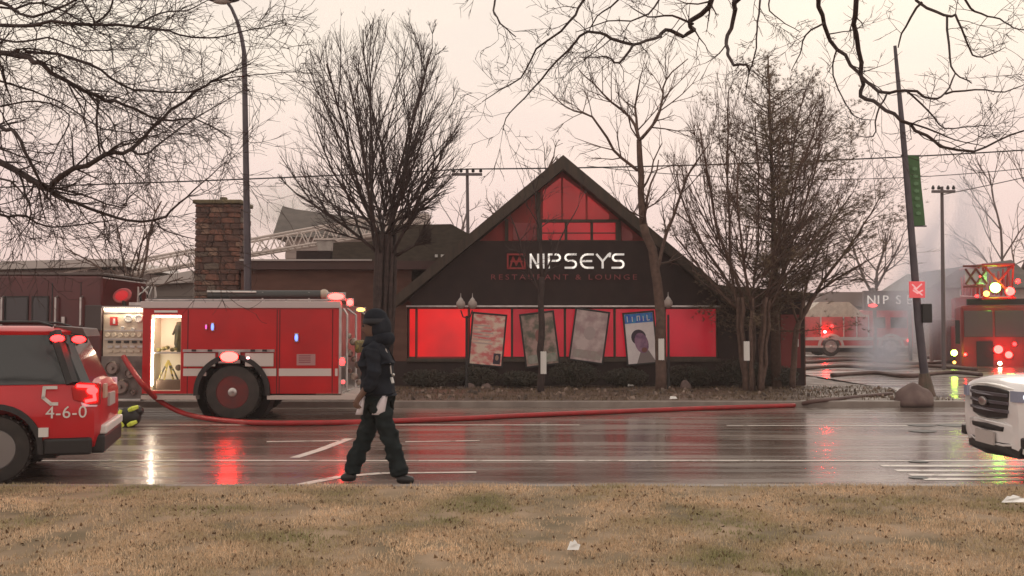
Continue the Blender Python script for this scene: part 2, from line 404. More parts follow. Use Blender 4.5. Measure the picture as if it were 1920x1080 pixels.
# T1: the big round vase shaped tree between engine and gable
def vase(seed, bx, by, Y, crown, label, nst, bark, scale_r=1., c=None, fanw=1.0, stem_r=.12, minr=.006, group=None, forkpx=None, zb=.12, kids_lv=1, spread_base=.10, depth=.9):
    """crown = (x0, y0, x1, y1) in photo pixels at distance Y, base at pixel column bx"""
    T = Tree(seed); T.minr = minr
    x0, y0, x1, y1 = crown
    cen = P((x0 + x1) / 2, (y0 + y1) / 2, Y); rx = (P(x1, 0, Y).x - P(x0, 0, Y).x) / 2; rz = (P(0, y0, Y).z - P(0, y1, Y).z) / 2
    def env(q):
        return ((q.x - cen.x) / rx) ** 2 + ((q.y - cen.y) / (rx * depth)) ** 2 + ((q.z - cen.z) / rz) ** 2 < 1.0 + .22 * pnoise(q * .9) or q.z < cen.z - rz * .3 and abs(q.x - cen.x) < rx * .6
    T.env = env
    base = P(bx, by, Y); base.z = zb
    fk = P(*(forkpx or (bx, y1 - 10)), Y)
    c = c or dict(step=(.5, .45, .3, .2), wig=.09, up=.07, taper=.45, kids=(6, 6, 5, 4), t0=.25, ang=27, len=(.45, .7), max=4)
    for i in range(nst):
        a = 2 * math.pi * (i * .382 + T.r.random() * .1)
        off = Vector((math.cos(a), math.sin(a) * .8, 0))
        b0 = base + off * spread_base; b0.z = zb - .05
        b1 = fk + off * (spread_base * 1.8) + T.jit(.03)
        r = stem_r * T.r.uniform(.75, 1.1)
        out = T.path([b0, b0.lerp(b1, .5) + T.jit(.05), b1], r, r * .72, 0)
        tilt = RAD(4 + 44 * fanw * ((i + .5) / nst) ** .8)
        d = off * math.sin(tilt) + Vector((0, 0, math.cos(tilt)))
        o_ = out[-1 - i % 2] - cen; ex = Vector((d.x / rx, d.y / (rx * depth), d.z / rz)); oo = Vector((o_.x / rx, o_.y / (rx * depth), o_.z / rz))
        A_, B_, C_ = ex.dot(ex), 2 * ex.dot(oo), oo.dot(oo) - 1
        tt = (-B_ + math.sqrt(max(0, B_ * B_ - 4 * A_ * C_))) / (2 * A_)
        T.branch(out[-1 - i % 2], d, max(rz * .6, tt) * 1.03, r * .72, 1, c)
    for k in range(int(nst * 1.6)):
        a = T.r.uniform(0, 6.283); tilt = RAD(T.r.uniform(50, 78))
        d = Vector((math.cos(a) * math.sin(tilt), math.sin(a) * math.sin(tilt) * .8, math.cos(tilt)))
        T.branch(fk + Vector((0, 0, T.r.uniform(-.1, .25) * rz)), d, rx * T.r.uniform(.85, 1.1), stem_r * .42, 2, dict(c, max=max(4, c['max']), up=.05))
    return T.finish(label, base, bark, group)

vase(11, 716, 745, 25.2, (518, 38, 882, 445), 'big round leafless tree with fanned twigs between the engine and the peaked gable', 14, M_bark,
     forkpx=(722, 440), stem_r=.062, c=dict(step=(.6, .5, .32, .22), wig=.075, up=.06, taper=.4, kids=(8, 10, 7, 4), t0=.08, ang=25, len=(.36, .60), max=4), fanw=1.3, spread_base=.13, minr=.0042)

# T2: open tree in front of the gable, right half
T = Tree(21); T.minr = .006
c2 = dict(step=(.5, .4, .3, .2), wig=.12, up=.04, taper=.4, kids=(4, 4, 4, 3), t0=.25, ang=32, len=(.45, .65), max=4)
Y2 = 26.2
tr = T.path([P(1238, 740, Y2), P(1238, 600, Y2), P(1228, 500, Y2), P(1206, 420, Y2)], .15, .11)
T.path([P(1206, 420, Y2), P(1200, 330, Y2), P(1198, 262, Y2)], .10, .07, 0, c2, 1.2, (.8, 1.6), .4)
T.path([P(1198, 262, Y2), P(1180, 220, Y2 + .3), P(1130, 175, Y2), P(1085, 130, Y2)], .05, .012, 1, c2, 3.5, (.6, 1.5))
T.path([P(1198, 262, Y2), P(1222, 240, Y2 - .4), P(1243, 190, Y2), P(1248, 150, Y2), P(1290, 110, Y2)], .05, .012, 1, c2, 3.5, (.6, 1.5))
T.path([P(1196, 320, Y2), P(1150, 280, Y2), P(1110, 220, Y2 - .5), P(1060, 200, Y2), P(1025, 165, Y2)], .045, .01, 1, c2, 3.5, (.6, 1.3))
T.path([P(1198, 262, Y2), P(1190, 200, Y2 + .6), P(1205, 130, Y2)], .045, .012, 1, c2, 4, (.6, 1.4))
T.path([P(1230, 510, Y2), P(1250, 440, Y2 + .5), P(1290, 330, Y2 + .6), P(1330, 270, Y2)], .06, .015, 1, c2, 3, (.6, 1.3))
T.path([P(1204, 420, Y2), P(1215, 370, Y2 - .6), P(1235, 300, Y2 - .4)], .05, .015, 1, c2, 3, (.6, 1.3))
b = P(1238, 740, Y2); b.z = .1
T.finish('open crowned bare tree whose trunk stands before the right side of the gable', b, M_bark2)

# T3: dense many stemmed bare tree right of the building
vase(31, 1412, 735, 26.6, (1240, 118, 1600, 590), 'dense upright many-stemmed bare tree at the right corner of the restaurant', 11, M_bark2,
     forkpx=(1412, 560), stem_r=.062, c=dict(step=(.6, .5, .32, .22), wig=.07, up=.09, taper=.4, kids=(8, 9, 6, 4), t0=.1, ang=24, len=(.38, .58), max=4), fanw=1.05, spread_base=.22, minr=.0045)

# T5: leaning small tree and fans at the right of it
T = Tree(51); T.minr = .005; Y5 = 27.6
c5 = dict(step=(.4, .35, .3, .2), wig=.10, up=.03, taper=.4, kids=(5, 5, 4, 3), t0=.2, ang=28, len=(.45, .65), max=4)
T.path([P(1486, 728, Y5), P(1488, 660, Y5), P(1500, 600, Y5), P(1530, 550, Y5)], .09, .06)
T.path([P(1530, 550, Y5), P(1580, 480, Y5), P(1620, 420, Y5), P(1650, 370, Y5)], .05, .012, 1, c5, 5, (.7, 1.6))
T.path([P(1530, 550, Y5), P(1590, 510, Y5 - .5), P(1660, 470, Y5)], .04, .01, 1, c5, 5, (.6, 1.4))
T.path([P(1500, 600, Y5), P(1515, 520, Y5), P(1560, 420, Y5 + .4), P(1600, 360, Y5)], .045, .012, 1, c5, 5, (.6, 1.5))
T.path([P(1498, 610, Y5), P(1475, 540, Y5), P(1470, 460, Y5 + .4)], .04, .012, 1, c5, 4, (.6, 1.3))
b = P(1486, 728, Y5); b.z = .1
T.finish('slender leaning bare tree at the parking lot edge, right of the dense tree', b, M_bark2)

# background bare trees
c6 = dict(step=(.9, .7, .5, .35), wig=.11, up=.05, taper=.4, kids=(5, 5, 4, 3), t0=.25, ang=30, len=(.45, .66), max=4)
vase(61, 968, 700, 44, (895, 222, 1050, 470), 'small bare tree standing behind the left slope of the gable', 2, M_bark2, forkpx=(968, 420), stem_r=.11, c=c6, minr=.010)
vase(62, 245, 720, 33, (70, 340, 400, 560), 'low spreading bare tree behind the engine cab, left of the chimney', 4, M_bark2, forkpx=(245, 540), stem_r=.07, c=dict(c6, up=.02, step=(.5, .4, .3, .2), max=4), fanw=1.6, minr=.006)
vase(63, 1900, 700, 70, (1775, 270, 2040, 560), 'large bare tree in the smoke at the far right', 4, M_bark2, forkpx=(1900, 560), stem_r=.2, c=dict(c6, step=(1.2, 1., .7, .5), kids=(6, 6, 5, 3)), minr=.018)
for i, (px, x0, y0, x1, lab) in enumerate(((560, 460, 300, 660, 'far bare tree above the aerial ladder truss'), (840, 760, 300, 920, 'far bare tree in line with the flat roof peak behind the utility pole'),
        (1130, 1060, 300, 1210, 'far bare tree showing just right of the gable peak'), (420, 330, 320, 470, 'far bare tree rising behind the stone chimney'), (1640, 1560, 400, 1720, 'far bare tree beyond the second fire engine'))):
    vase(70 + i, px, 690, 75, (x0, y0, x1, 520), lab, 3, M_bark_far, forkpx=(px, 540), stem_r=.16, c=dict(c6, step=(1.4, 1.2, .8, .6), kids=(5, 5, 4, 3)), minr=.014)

# T4: pine behind the bare trees
def pine():
    YP = 28.0; base = P(1456, 735, YP); base.z = .15
    t = thing('pine_tree', 'tall brownish green pine standing among the dense bare trees at the restaurant corner', 'tree', base, 0, world=True)
    r = random.Random(8); tb = MB(); tb.tube([base - Vector((0, 0, .2)), P(1450, 400, YP), P(1440, 105, YP)], [.16, .06, .02], 8); tb.build('trunk', M_bark2, t, smooth='all')
    br = MB(); nv = []; nf = []
    z0, z1 = P(0, 610, YP).z, P(0, 112, YP).z
    for i in range(190):
        u = r.random() ** .75; z = z1 - (z1 - z0) * u - .2 * r.random(); w = .45 + 2.9 * u ** .48 * (1 if u < .75 else 1 - (u - .75) * 1.6); a = r.uniform(0, 6.283)
        ax = P(1440 + 16 * u, 300, YP).x
        if math.cos(a) > 0: w *= 1.12
        ln = w * r.uniform(.45, 1.1); up = r.uniform(.15, .6) - .15 * u
        p0 = Vector((ax, YP, z - .2)); d = (Vector((math.cos(a), math.sin(a), up)) + Vector((r.gauss(0, .15), r.gauss(0, .15), r.gauss(0, .22)))).normalized()
        br.tube([p0 + d * ln * k / 4 + Vector((0, 0, .06 * k * k / 4)) for k in range(5)], [.022, .017, .012, .008, .004], 4)
        for q in range(int(24 * ln) + 12):
            k = r.choice((.35, .5, .62, .75, .88, 1.0, 1.0)) + r.gauss(0, .03); sd_ = .09 if q % 3 else .2; c = p0 + d * ln * k + Vector((r.gauss(0, sd_), r.gauss(0, sd_), .06 * k * k * 4 + r.gauss(0, sd_)))
            for e in range(8):
                v = (Vector((r.gauss(0, 1), r.gauss(0, 1), r.gauss(.3, .8))).normalized() + d * .25) * r.uniform(.06, .13); s = v.orthogonal().normalized() * .0085
                o = len(nv); nv += [c - s, c + s, c + v]; nf.append((o, o + 1, o + 2))
    o = br.build('limb', M_bark2, t); o['kind'] = 'stuff'
    m = MB(); m.v = [tuple(v) for v in nv]; m.f = nf
    o = m.build('crown', mat('pine_needles', (.12, .085, .055), .8, c2=(.20, .14, .085), scale=1.2), t); o['kind'] = 'stuff'
pine()

# overhead near trees, limbs laid along the branches seen
def near_tree(seed, trunk, limbs, label, Y, c, dens, klen, px2r):
    T = Tree(seed); T.minr = .0029
    T.path(trunk, .24, .15, 0)
    for pts, w0, w1, dn in limbs:
        Yo = Y + T.r.uniform(-.7, .7)
        q = []
        for i, p in enumerate(pts):
            if len(p) == 3 and isinstance(p, Vector): q.append(p)
            else: q.append(P(p[0], p[1], Y + .5 * math.sin(i * .9 + Yo * 3)))
        k = Y / F
        T.path(q, w0 * k * .5, w1 * k * .5, 1, c, dens * dn, klen, .45)
    b = Vector(trunk[0])
    return T.finish(label, b, M_bark)
cN = dict(step=(.12, .12, .09, .07, .06), wig=.17, up=.0, taper=.3, kids=(3, 3, 3, 3, 2), t0=.25, ang=33, len=(.45, .8), max=4, lv=2)
YL = 9.3
tl = Vector((-7.4, 8.4, 0.))
tlt = [tl, tl + Vector((.1, .1, 1.3)), tl + Vector((.3, .2, 2.6)), tl + Vector((.5, .4, 4.5)), tl + Vector((.6, .5, 6.5))]
n1, n2, n3 = tlt[2], tlt[3], tl + Vector((.55, .45, 5.3))
left = [
 ([n1, (-120, 240), (0, 298), (87, 354), (116, 332), (193, 294), (245, 279), (303, 226), (366, 173), (414, 144), (470, 120)], 16, 2, 1),
 ([(245, 279), (270, 289), (308, 262), (366, 222), (457, 168)], 5, 1.5, 1.2),
 ([n2, (-100, 70), (0, 96), (48, 108), (96, 135), (183, 183), (231, 193), (303, 226), (366, 224), (433, 260)], 14, 2, 1.2),
 ([(-60, 200), (0, 236), (29, 250), (53, 298), (87, 354)], 9, 5, 1),
 ([(87, 354), (144, 380), (217, 409), (289, 414), (337, 380), (375, 347), (424, 303)], 8, 1.5, 1.2),
 ([(100, 352), (159, 366), (217, 388), (236, 385), (238, 360)], 4, 1.5, 1.2),
 ([(289, 414), (313, 433), (366, 448)], 4, 1.5, 1.5),
 ([n2, (-80, 30), (0, 48), (96, 43), (193, 50), (270, 53), (337, 65), (400, 72), (462, 58), (530, 43)], 9, 1.5, 1.2),
 ([(48, 96), (144, 111), (207, 144), (250, 168), (356, 173), (414, 149), (481, 140), (554, 135)], 6, 1.5, 1.1),
 ([n1, (-60, 380), (0, 402), (48, 404), (82, 424), (135, 424), (217, 412)], 7, 2, 1.3),
 ([(183, 183), (181, 241), (188, 289)], 5, 3, 1),
 ([n3, (-40, -10), (60, 30), (150, -5), (215, -40)], 7, 3, 1.4),
 ([n3, (-30, 10), (80, 5), (180, 55), (140, -20)], 6, 2, 1.2),
 ([(170, 50), (205, 20), (215, -20)], 5, 3, 1),
 ([(-40, 140), (40, 165), (110, 190), (190, 240), (260, 250)], 5, 1.5, 1.6),
 ([(-40, 330), (20, 340), (60, 400), (30, 450)], 5, 1.5, 1.4),
 ([(-40, 60), (30, 80), (90, 70), (160, 95), (250, 90)], 5, 1.5, 1.8),
 ([(250, 53), (300, 25), (350, 20), (400, -5)], 4, 1.5, 1.5),
 ([(0, 200), (70, 190), (130, 215), (110, 270), (85, 320)], 4, 1.5, 1.5)]
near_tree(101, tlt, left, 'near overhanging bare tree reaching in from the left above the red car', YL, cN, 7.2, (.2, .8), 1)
YR = 9.6
trb = Vector((9.2, 7.8, 0))
trt = [trb, trb + Vector((-.2, .1, 2)), trb + Vector((-.5, .4, 4.2)), trb + Vector((-1.2, .9, 6.2)), trb + Vector((-1.6, 1.3, 8))]
def hi(px, dz): return P(px, -dz, YR)
spine = [trt[3], hi(1900, 130), hi(1700, 90), hi(1500, 60), hi(1340, 40), hi(1200, 70), hi(1060, 60), hi(920, 40)]
right = [
 (spine, 26, 6, .3),
 ([hi(1340, 40), (1336, 0), (1300, 40), (1291, 62), (1247, 58), (1229, 71), (1189, 84), (1162, 118), (1136, 107), (1087, 107)], 12, 2, 1),
 ([(1189, 84), (1149, 71), (1113, 58), (1078, 80), (1029, 131), (984, 182), (949, 222), (944, 244)], 7, 1.5, 1.1),
 ([hi(1120, 65), (1091, 0), (1069, 40), (1007, 93), (976, 147), (936, 169), (904, 191)], 6, 1.5, 1.1),
 ([hi(930, 42), (927, 0), (927, 27), (944, 49), (967, 69)], 5, 2, .8),
 ([hi(1400, 50), (1380, 0), (1380, 22), (1367, 67), (1362, 93), (1376, 120), (1400, 122), (1404, 140)], 12, 3, .6),
 ([hi(1410, 50), (1424, 0), (1420, 40), (1418, 90), (1404, 140), (1395, 190)], 5, 1.5, .6),
 ([hi(1530, 62), (1533, 0), (1544, 44), (1569, 93), (1609, 138), (1653, 171), (1698, 169), (1747, 184), (1773, 176), (1791, 138)], 10, 3, .6),
 ([hi(1600, 75), (1598, 0), (1604, 67), (1616, 142), (1616, 180), (1649, 196), (1689, 227), (1738, 253), (1782, 280), (1827, 284), (1893, 253), (1950, 238)], 11, 3, .6),
 ([hi(1700, 90), (1720, 0), (1773, 27), (1796, 36), (1822, 102), (1853, 104), (1884, 89)], 7, 1.5, .7),
 ([(1776, 31), (1782, 111), (1791, 138), (1822, 156)], 5, 2, .7),
 ([(1729, 4), (1698, 49), (1684, 89)], 5, 2.5, .6),
 ([(1698, 169), (1742, 209), (1773, 240), (1827, 236), (1867, 236)], 4, 1.5, 1),
 ([(1773, 176), (1827, 169), (1884, 171), (1925, 156)], 4, 2, .8),
 ([hi(1800, 110), (1809, 0), (1840, 27), (1876, 36), (1902, 53), (1925, 56)], 5, 2, .6),
 ([(1544, 44), (1511, 67), (1500, 100), (1484, 133)], 4, 1.5, .7),
 ([(1662, 178), (1644, 213), (1636, 255), (1600, 253)], 4, 1.5, .9),
 ([(1569, 93), (1562, 140), (1600, 215), (1640, 225)], 3.5, 1.5, .8),
 ([(1689, 227), (1760, 250), (1790, 262), (1850, 275)], 4, 1.5, .9),
 ([hi(1240, 60), (1236, 0), (1200, 35), (1140, 40), (1080, 60)], 5, 1.5, 1.2),
 ([hi(1180, 70), (1160, 0), (1120, 30), (1105, 60)], 5, 2, 1),
 ([(1300, 45), (1260, 30), (1215, 30), (1180, 10)], 5, 2, 1.1),
 ([hi(1460, 55), (1440, 10), (1460, 35), (1500, 60)], 3.5, 1.5, .8)]
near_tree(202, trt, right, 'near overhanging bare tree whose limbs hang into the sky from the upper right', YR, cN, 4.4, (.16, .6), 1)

# ---------------------------------------------------------------- restaurant
YB = 29.0
def B(px, py, Y=YB): v = P(px, py, Y); return (v.x, v.z)
M_blackwall = mat('black_cladding', (.028, .016, .016), .85, c2=(.040, .022, .021), scale=2)
M_brownwall = mat('brown_brick_wall', (.115, .052, .040), .85, c2=(.16, .075, .055), scale=1.5, stretch=(1, 1, 3), bump=.01)
M_roofdk = mat('dark_shingle', (.052, .040, .030), .8, c2=(.078, .06, .044), scale=4, stretch=(1, 1, 3), bump=.015, bscale=14)
M_redwall = mat('red_gable_siding', (.36, .04, .036), .6, c2=(.24, .035, .032), scale=1.2)
M_timber = mat('dark_timber', (.05, .038, .030), .7, c2=(.08, .055, .04), scale=3, stretch=(3, 3, .4))
def redglass(name, s, a, b2):
    m = bpy.data.materials.new(name); m.use_nodes = True; t = m.node_tree; n = t.nodes; l = t.links; b = n['Principled BSDF']
    b.inputs['Base Color'].default_value = (.12, .01, .01, 1); b.inputs['Roughness'].default_value = .15
    tcn = n.new('ShaderNodeTexCoord'); z = n.new('ShaderNodeTexNoise'); z.inputs['Scale'].default_value = .8; l.new(tcn.outputs['Object'], z.inputs['Vector'])
    r = n.new('ShaderNodeValToRGB'); l.new(z.outputs['Fac'], r.inputs[0]); r.color_ramp.elements[0].position = .3; r.color_ramp.elements[1].position = .72
    r.color_ramp.elements[0].color = (*a, 1); r.color_ramp.elements[1].color = (*[q * .62 for q in b2], 1)
    l.new(r.outputs[0], b.inputs['Emission Color']); b.inputs['Emission Strength'].default_value = s; return m
M_glow = redglass('red_lit_glass', .80, (1, .018, .02), (.85, .03, .035))
M_glow2 = redglass('red_lit_glass_dim', .40, (.9, .018, .05), (.75, .02, .04))
M_glow3 = redglass('red_lit_glass_upper', .42, (.9, .02, .035), (.75, .03, .04))
ax = B(1055, 292)[0]; bl = (ax, YB, 0.)
R = thing('restaurant_building', 'low dark restaurant with steep peaked gable and red glowing front windows', 'restaurant', bl, 0, world=True)
xa, za = B(1055, 292, YB - .25); xr, ze = B(1378, 562, YB - .25); xl = 2 * xa - xr
slope = (za - ze) / (xr - xa)
# gable wall behind (red siding), sign fascia, lower wall
zs0 = B(0, 572)[1]; zs1 = B(0, 452)[1]
def gx(z): return (za - z) / slope             # half width of the roof at height z
th = .34
mb = MB(); zt = za - th - .02
w1 = (zt - zs1) / slope
mb.prism([(ax - w1, zs1), (ax + w1, zs1), (ax, zt)], YB + .3, YB + .5); mb.build('gable_wall', M_redwall, R)
w0 = (zt - ze) / slope
mb = MB(); mb.prism([(ax - w0, ze), (ax - w0 + .25, zs0), (ax + w0 - .25, zs0), (ax + w0, ze), (ax + w1 + .02, zs1), (ax - w1 - .02, zs1)], YB - .06, YB + .25); mb.build('sign_fascia', M_blackwall, R)
# roof slabs
for sgn in (-1, 1):
    mb = MB(); xe = ax + sgn * (xr - ax)
    mb.prism([(ax, za), (xe, ze), (xe - sgn * .1, ze - .22), (ax, za - th)], YB - .25, YB + 9)
    mb.build('roof_slope', M_roofdk, R)
    mb = MB(); mb.prism([(ax, za + .015), (xe + sgn * .03, ze - .0), (xe, ze - .28), (ax, za - th - .05)], YB - .31, YB - .253); mb.build('bargeboard', M_timber, R)
# gable loft windows, added glow panels and beams
zb0, zb1 = B(0, 449)[1], B(0, 416)[1]
px0, px1 = B(1014, 0)[0], B(1156, 0)[0]
fr = MB(); fr.box(px0 - .1, px1 + .1, YB + .16, YB + .3, zb1, zb1 + .09); fr.box(px0 - .1, px1 + .1, YB + .16, YB + .3, zb0 - .06, zb0)
for px in (1014, 1061, 1109, 1156): x = B(px, 0)[0]; fr.box(x - .04, x + .04, YB + .18, YB + .298, zb0, zb1)
fr.box(px0, px1, YB + .19, YB + .297, zb0 + .19, zb0 + .22)
wf = fr.build('loft_window', M_timber, R)
zc0 = B(0, 411)[1]  # glowing red panels added to brighten the gable wall
for nm_, a, c in (('gable_glow', 1018, 1052), ('gable_glow', 1056, 1098), ('gable_glow', 1102, 1142)):
    xa_, xb_ = B(a, 0)[0], B(c, 0)[0]; f_ = lambda x: min(B(0, 330)[1], za - abs(x - ax) * slope - th - .12)
    mb = MB(); pl_ = [(xa_, zc0), (xb_, zc0), (xb_, f_(xb_))] + ([(ax, f_(ax))] if xa_ < ax < xb_ else []) + [(xa_, f_(xa_))]; mb.prism(pl_, YB + .27, YB + .296); mb.build(nm_, redglass('gable_glow_mid', .30, (.9, .03, .035), (.6, .03, .035)), R)
for a, c in ((962, 1006), (1166, 1186)):  # side panels with a fainter added glow
    xa_, xb_ = B(a, 0)[0], B(c, 0)[0]; mb = MB(); mb.prism([(xa_, zb0), (xb_, zb0), (xb_, min(zb1, f_(xb_))), (xa_, min(zb1, f_(xa_)))], YB + .27, YB + .296); mb.build('gable_glow', redglass('gable_glow_side', .06, (.9, .03, .035), (.5, .03, .035)), R)
for a, c in ((1016, 1060), (1063, 1108), (1111, 1154)):
    mb = MB(); mb.box(B(a, 0)[0], B(c, 0)[0], YB + .22, YB + .25, zb0, zb1); mb.build('pane', M_glow3, wf)
for px, py0 in ((1010, 320), (950, 400), (1160, 400)):
    mb = MB(); x = B(px, 0)[0]; zt_ = min(B(0, py0)[1], za - abs(x - ax) * slope - th - .06); mb.box(x - .05, x + .05, YB + .2, YB + .299, zs1, zt_); mb.build('timber_post', M_timber, R)
# shopfront
zw0, zw1 = B(0, 672)[1], B(0, 576)[1]
mb = MB(); mb.box(B(735, 0)[0], B(1500, 0)[0], YB, YB + .3, 0, zw0 - .08); mb.build('base_wall', M_blackwall, R)
mb = MB(); mb.box(B(765, 0)[0], B(1345, 0)[0], YB - .07, YB + .05, zw0 - .1, zw0); mb.build('window_sill', M_timber, R, bevel=.01)
mb = MB(); mb.box(B(765, 0)[0], B(1345, 0)[0], YB - .12, YB + .05, zw1 + .002, zw1 + .05); mb.build('metal_trim', M_chrome, R)
mb = MB(); mb.box(B(735, 0)[0], B(766, 0)[0], YB + .001, YB + .29, zw0 - .08, zs0); mb.build('wall_pier', M_brownwall, R)
mb = MB(); mb.box(B(1342, 0)[0], B(1500, 0)[0], YB + .002, YB + .29, zw0 - .08, zs0 + .1); mb.build('wall_pier', M_blackwall, R)
edges = [768, 783, 880, 960, 1058, 1150, 1243, 1340]
for i, (a, c) in enumerate(zip(edges[:-1], edges[1:])):
    fr = MB(); x0, x1 = B(a, 0)[0], B(c, 0)[0]
    for q in ((x0, x0 + .035), (x1 - .035, x1)): fr.box(q[0] + .001, q[1] - .001, YB + .05, YB + .14, zw0, zw1)
    fr.box(x0, x1, YB + .06, YB + .13, zw1 - .05, zw1); fr.box(x0, x1, YB + .06, YB + .13, zw0, zw0 + .05)
    w = fr.build('window', M_timber if i != 1 else mat('red_frame', (.3, .03, .03), .5), R)
    mb = MB(); mb.box(x0 + .03, x1 - .03, YB + .09, YB + .11, zw0 + .04, zw1 - .04); mb.build('pane', M_glow if i < 2 else (M_glow2 if i != 2 else redglass('red_lit_glass_mid', .62, (1, .018, .03), (.8, .03, .04))), w)
# body of the hall and wings
mb = MB(); mb.box(ax - 4.3, ax + 4.3, YB + .55, YB + 8.8, 0, ze - .1); mb.build('hall_wall', M_blackwall, R)
x0, x1 = B(458, 0, 29.6)[0], B(760, 0, 29.6)[0]; ztop = B(0, 490, 29.6)[1]
mb = MB(); mb.box(x0, B(770, 0)[0], 29.6, 37, 0, ztop - .25); mb.build('wing_wall', M_brownwall, R)
mb = MB(); mb.box(x0 - .1, B(820, 0)[0], 29.35, 37.2, ztop - .25, ztop); mb.build('wing_roof_edge', mat('dark_red_fascia', (.06, .028, .026), .6, c2=(.09, .04, .035), scale=1), R)
mb = MB(); pl = [B(x, y, 31) for x, y in ((622, 500), (625, 455), (718, 451), (736, 422), (846, 420), (882, 440), (930, 440), (930, 560), (622, 560))]
mb.prism(pl, 31, 36); mb.build('mansard_roof', M_roofdk, R)
mb = MB(); mb.box(B(560, 0, 31.3)[0], B(625, 0, 31.3)[0], 31.3, 33, ztop - .01, B(0, 470, 31.3)[1]); mb.build('roof_vent', M_blackwall, R)
mb = MB()
mb.box(B(455, 0, 29.3)[0], B(700, 0, 29.3)[0], 29.28, 29.33, B(0, 489, 29.3)[1], B(0, 486, 29.3)[1]); mb.build('gutter', M_pale, R)
mb = MB(); x0, x1 = B(1342, 0, 29.4)[0], B(1502, 0, 29.4)[0]
mb.box(x0, x1, 29.4, 36, 0, zs0 + .2); mb.build('side_wing', M_brownwall, R)
mb = MB(); mb.prism([(ax + 3.2, ze + .55), (x1 + .2, zs0 + .35), (x1 + .2, zs0 + .15), (ax + 3.2, zs0 + .12)], 29.1, 36.2); mb.build('side_roof', M_roofdk, R)
mb = MB(); mb.box(B(1456, 0)[0], B(1492, 0)[0], YB - .05, YB + .0, B(0, 690)[1], B(0, 590)[1]); dr = mb.build('side_door', mat('dark_red_door', (.20, .02, .02), .5), R)
mb = MB(); mb.box(B(1486, 0)[0], B(1488, 0)[0], YB - .09, YB - .051, B(0, 650)[1], B(0, 636)[1]); mb.build('handle', M_chrome, dr)
mb = MB()
for px in (817, 828, 834): mb.box(B(px, 0, 30.9)[0], B(px + 5, 0, 30.9)[0], 30.9, 30.99, B(0, 482, 30.9)[1], B(0, 477, 30.9)[1])
mb.build('roof_marker', M_white, R)
# chimney of rough stones
cx0, cz1 = B(366, 372, 29.9); cx1 = B(455, 0, 29.9)[0]
mb = MB(); mb.box(cx0 + .06, cx1 - .06, 29.96, 31.1, 0, cz1 - .15); ch = mb.build('chimney', mat('mortar', (.13, .09, .075), .95), R)
mb = MB(); mb.box(cx0 - .06, cx1 + .06, 29.82, 31.2, cz1 - .16, cz1 - .04); mb.tube([(cx0 + .7, 30.4, cz1 - .04), (cx0 + .7, 30.4, cz1 + .1)], .12, 10); mb.build('chimney_cap', mat('mossy_stone', (.20, .16, .09), .9, c2=(.12, .10, .06), scale=6), ch, bevel=.03)
rk = random.Random(5); stones = []
for k in range(5):
    bm = bmesh.new(); bmesh.ops.create_cube(bm, size=1); bmesh.ops.bevel(bm, geom=bm.edges[:], offset=.16, segments=1, affect='EDGES')
    for v in bm.verts: v.co += Vector((rk.uniform(-.05, .05), rk.uniform(-.05, .05), rk.uniform(-.07, .07)))
    me = bpy.data.meshes.new('stone'); bm.to_mesh(me); bm.free()
    me.materials.append(mat('stone_%s' % 'abcde'[k], [(.24, .11, .08), (.17, .085, .065), (.30, .19, .14), (.13, .075, .06), (.20, .15, .12)][k], .9, c2=[(.15, .07, .05), (.11, .06, .05), (.2, .12, .09), (.09, .05, .045), (.13, .1, .085)][k], scale=2.5, bump=.03, bscale=9)); stones.append(me)
def stone_face(a, b, fixed, axis):
    z = 1.3
    while z < cz1 - .2:
        h = rk.uniform(.13, .22); h = min(h, cz1 - .17 - z); 
        u = a
        while u < b - .08:
            w = min(rk.uniform(.16, .46), b - u)
            if b - u - w < .1: w = b - u
            o = bpy.data.objects.new('stone', stones[rk.choice((0, 0, 1, 1, 2, 3, 3, 4))]); COL.objects.link(o); o.parent = ch
            d = rk.uniform(.10, .19)
            c = (u + w / 2, fixed, z + h / 2) if axis == 'y' else (fixed, u + w / 2, z + h / 2)
            o.location = Vector(c) - Vector(bl); o.scale = (w - .015, d, h - .012) if axis == 'y' else (d, w - .015, h - .012)
            o.rotation_euler = (0, rk.uniform(-.04, .04), 0); u += w
        z += h
stone_face(cx0, cx1, 29.96, 'y'); stone_face(30.0, 31.1, cx1 - .06, 'x'); stone_face(30.0, 31.1, cx0 + .06, 'x')

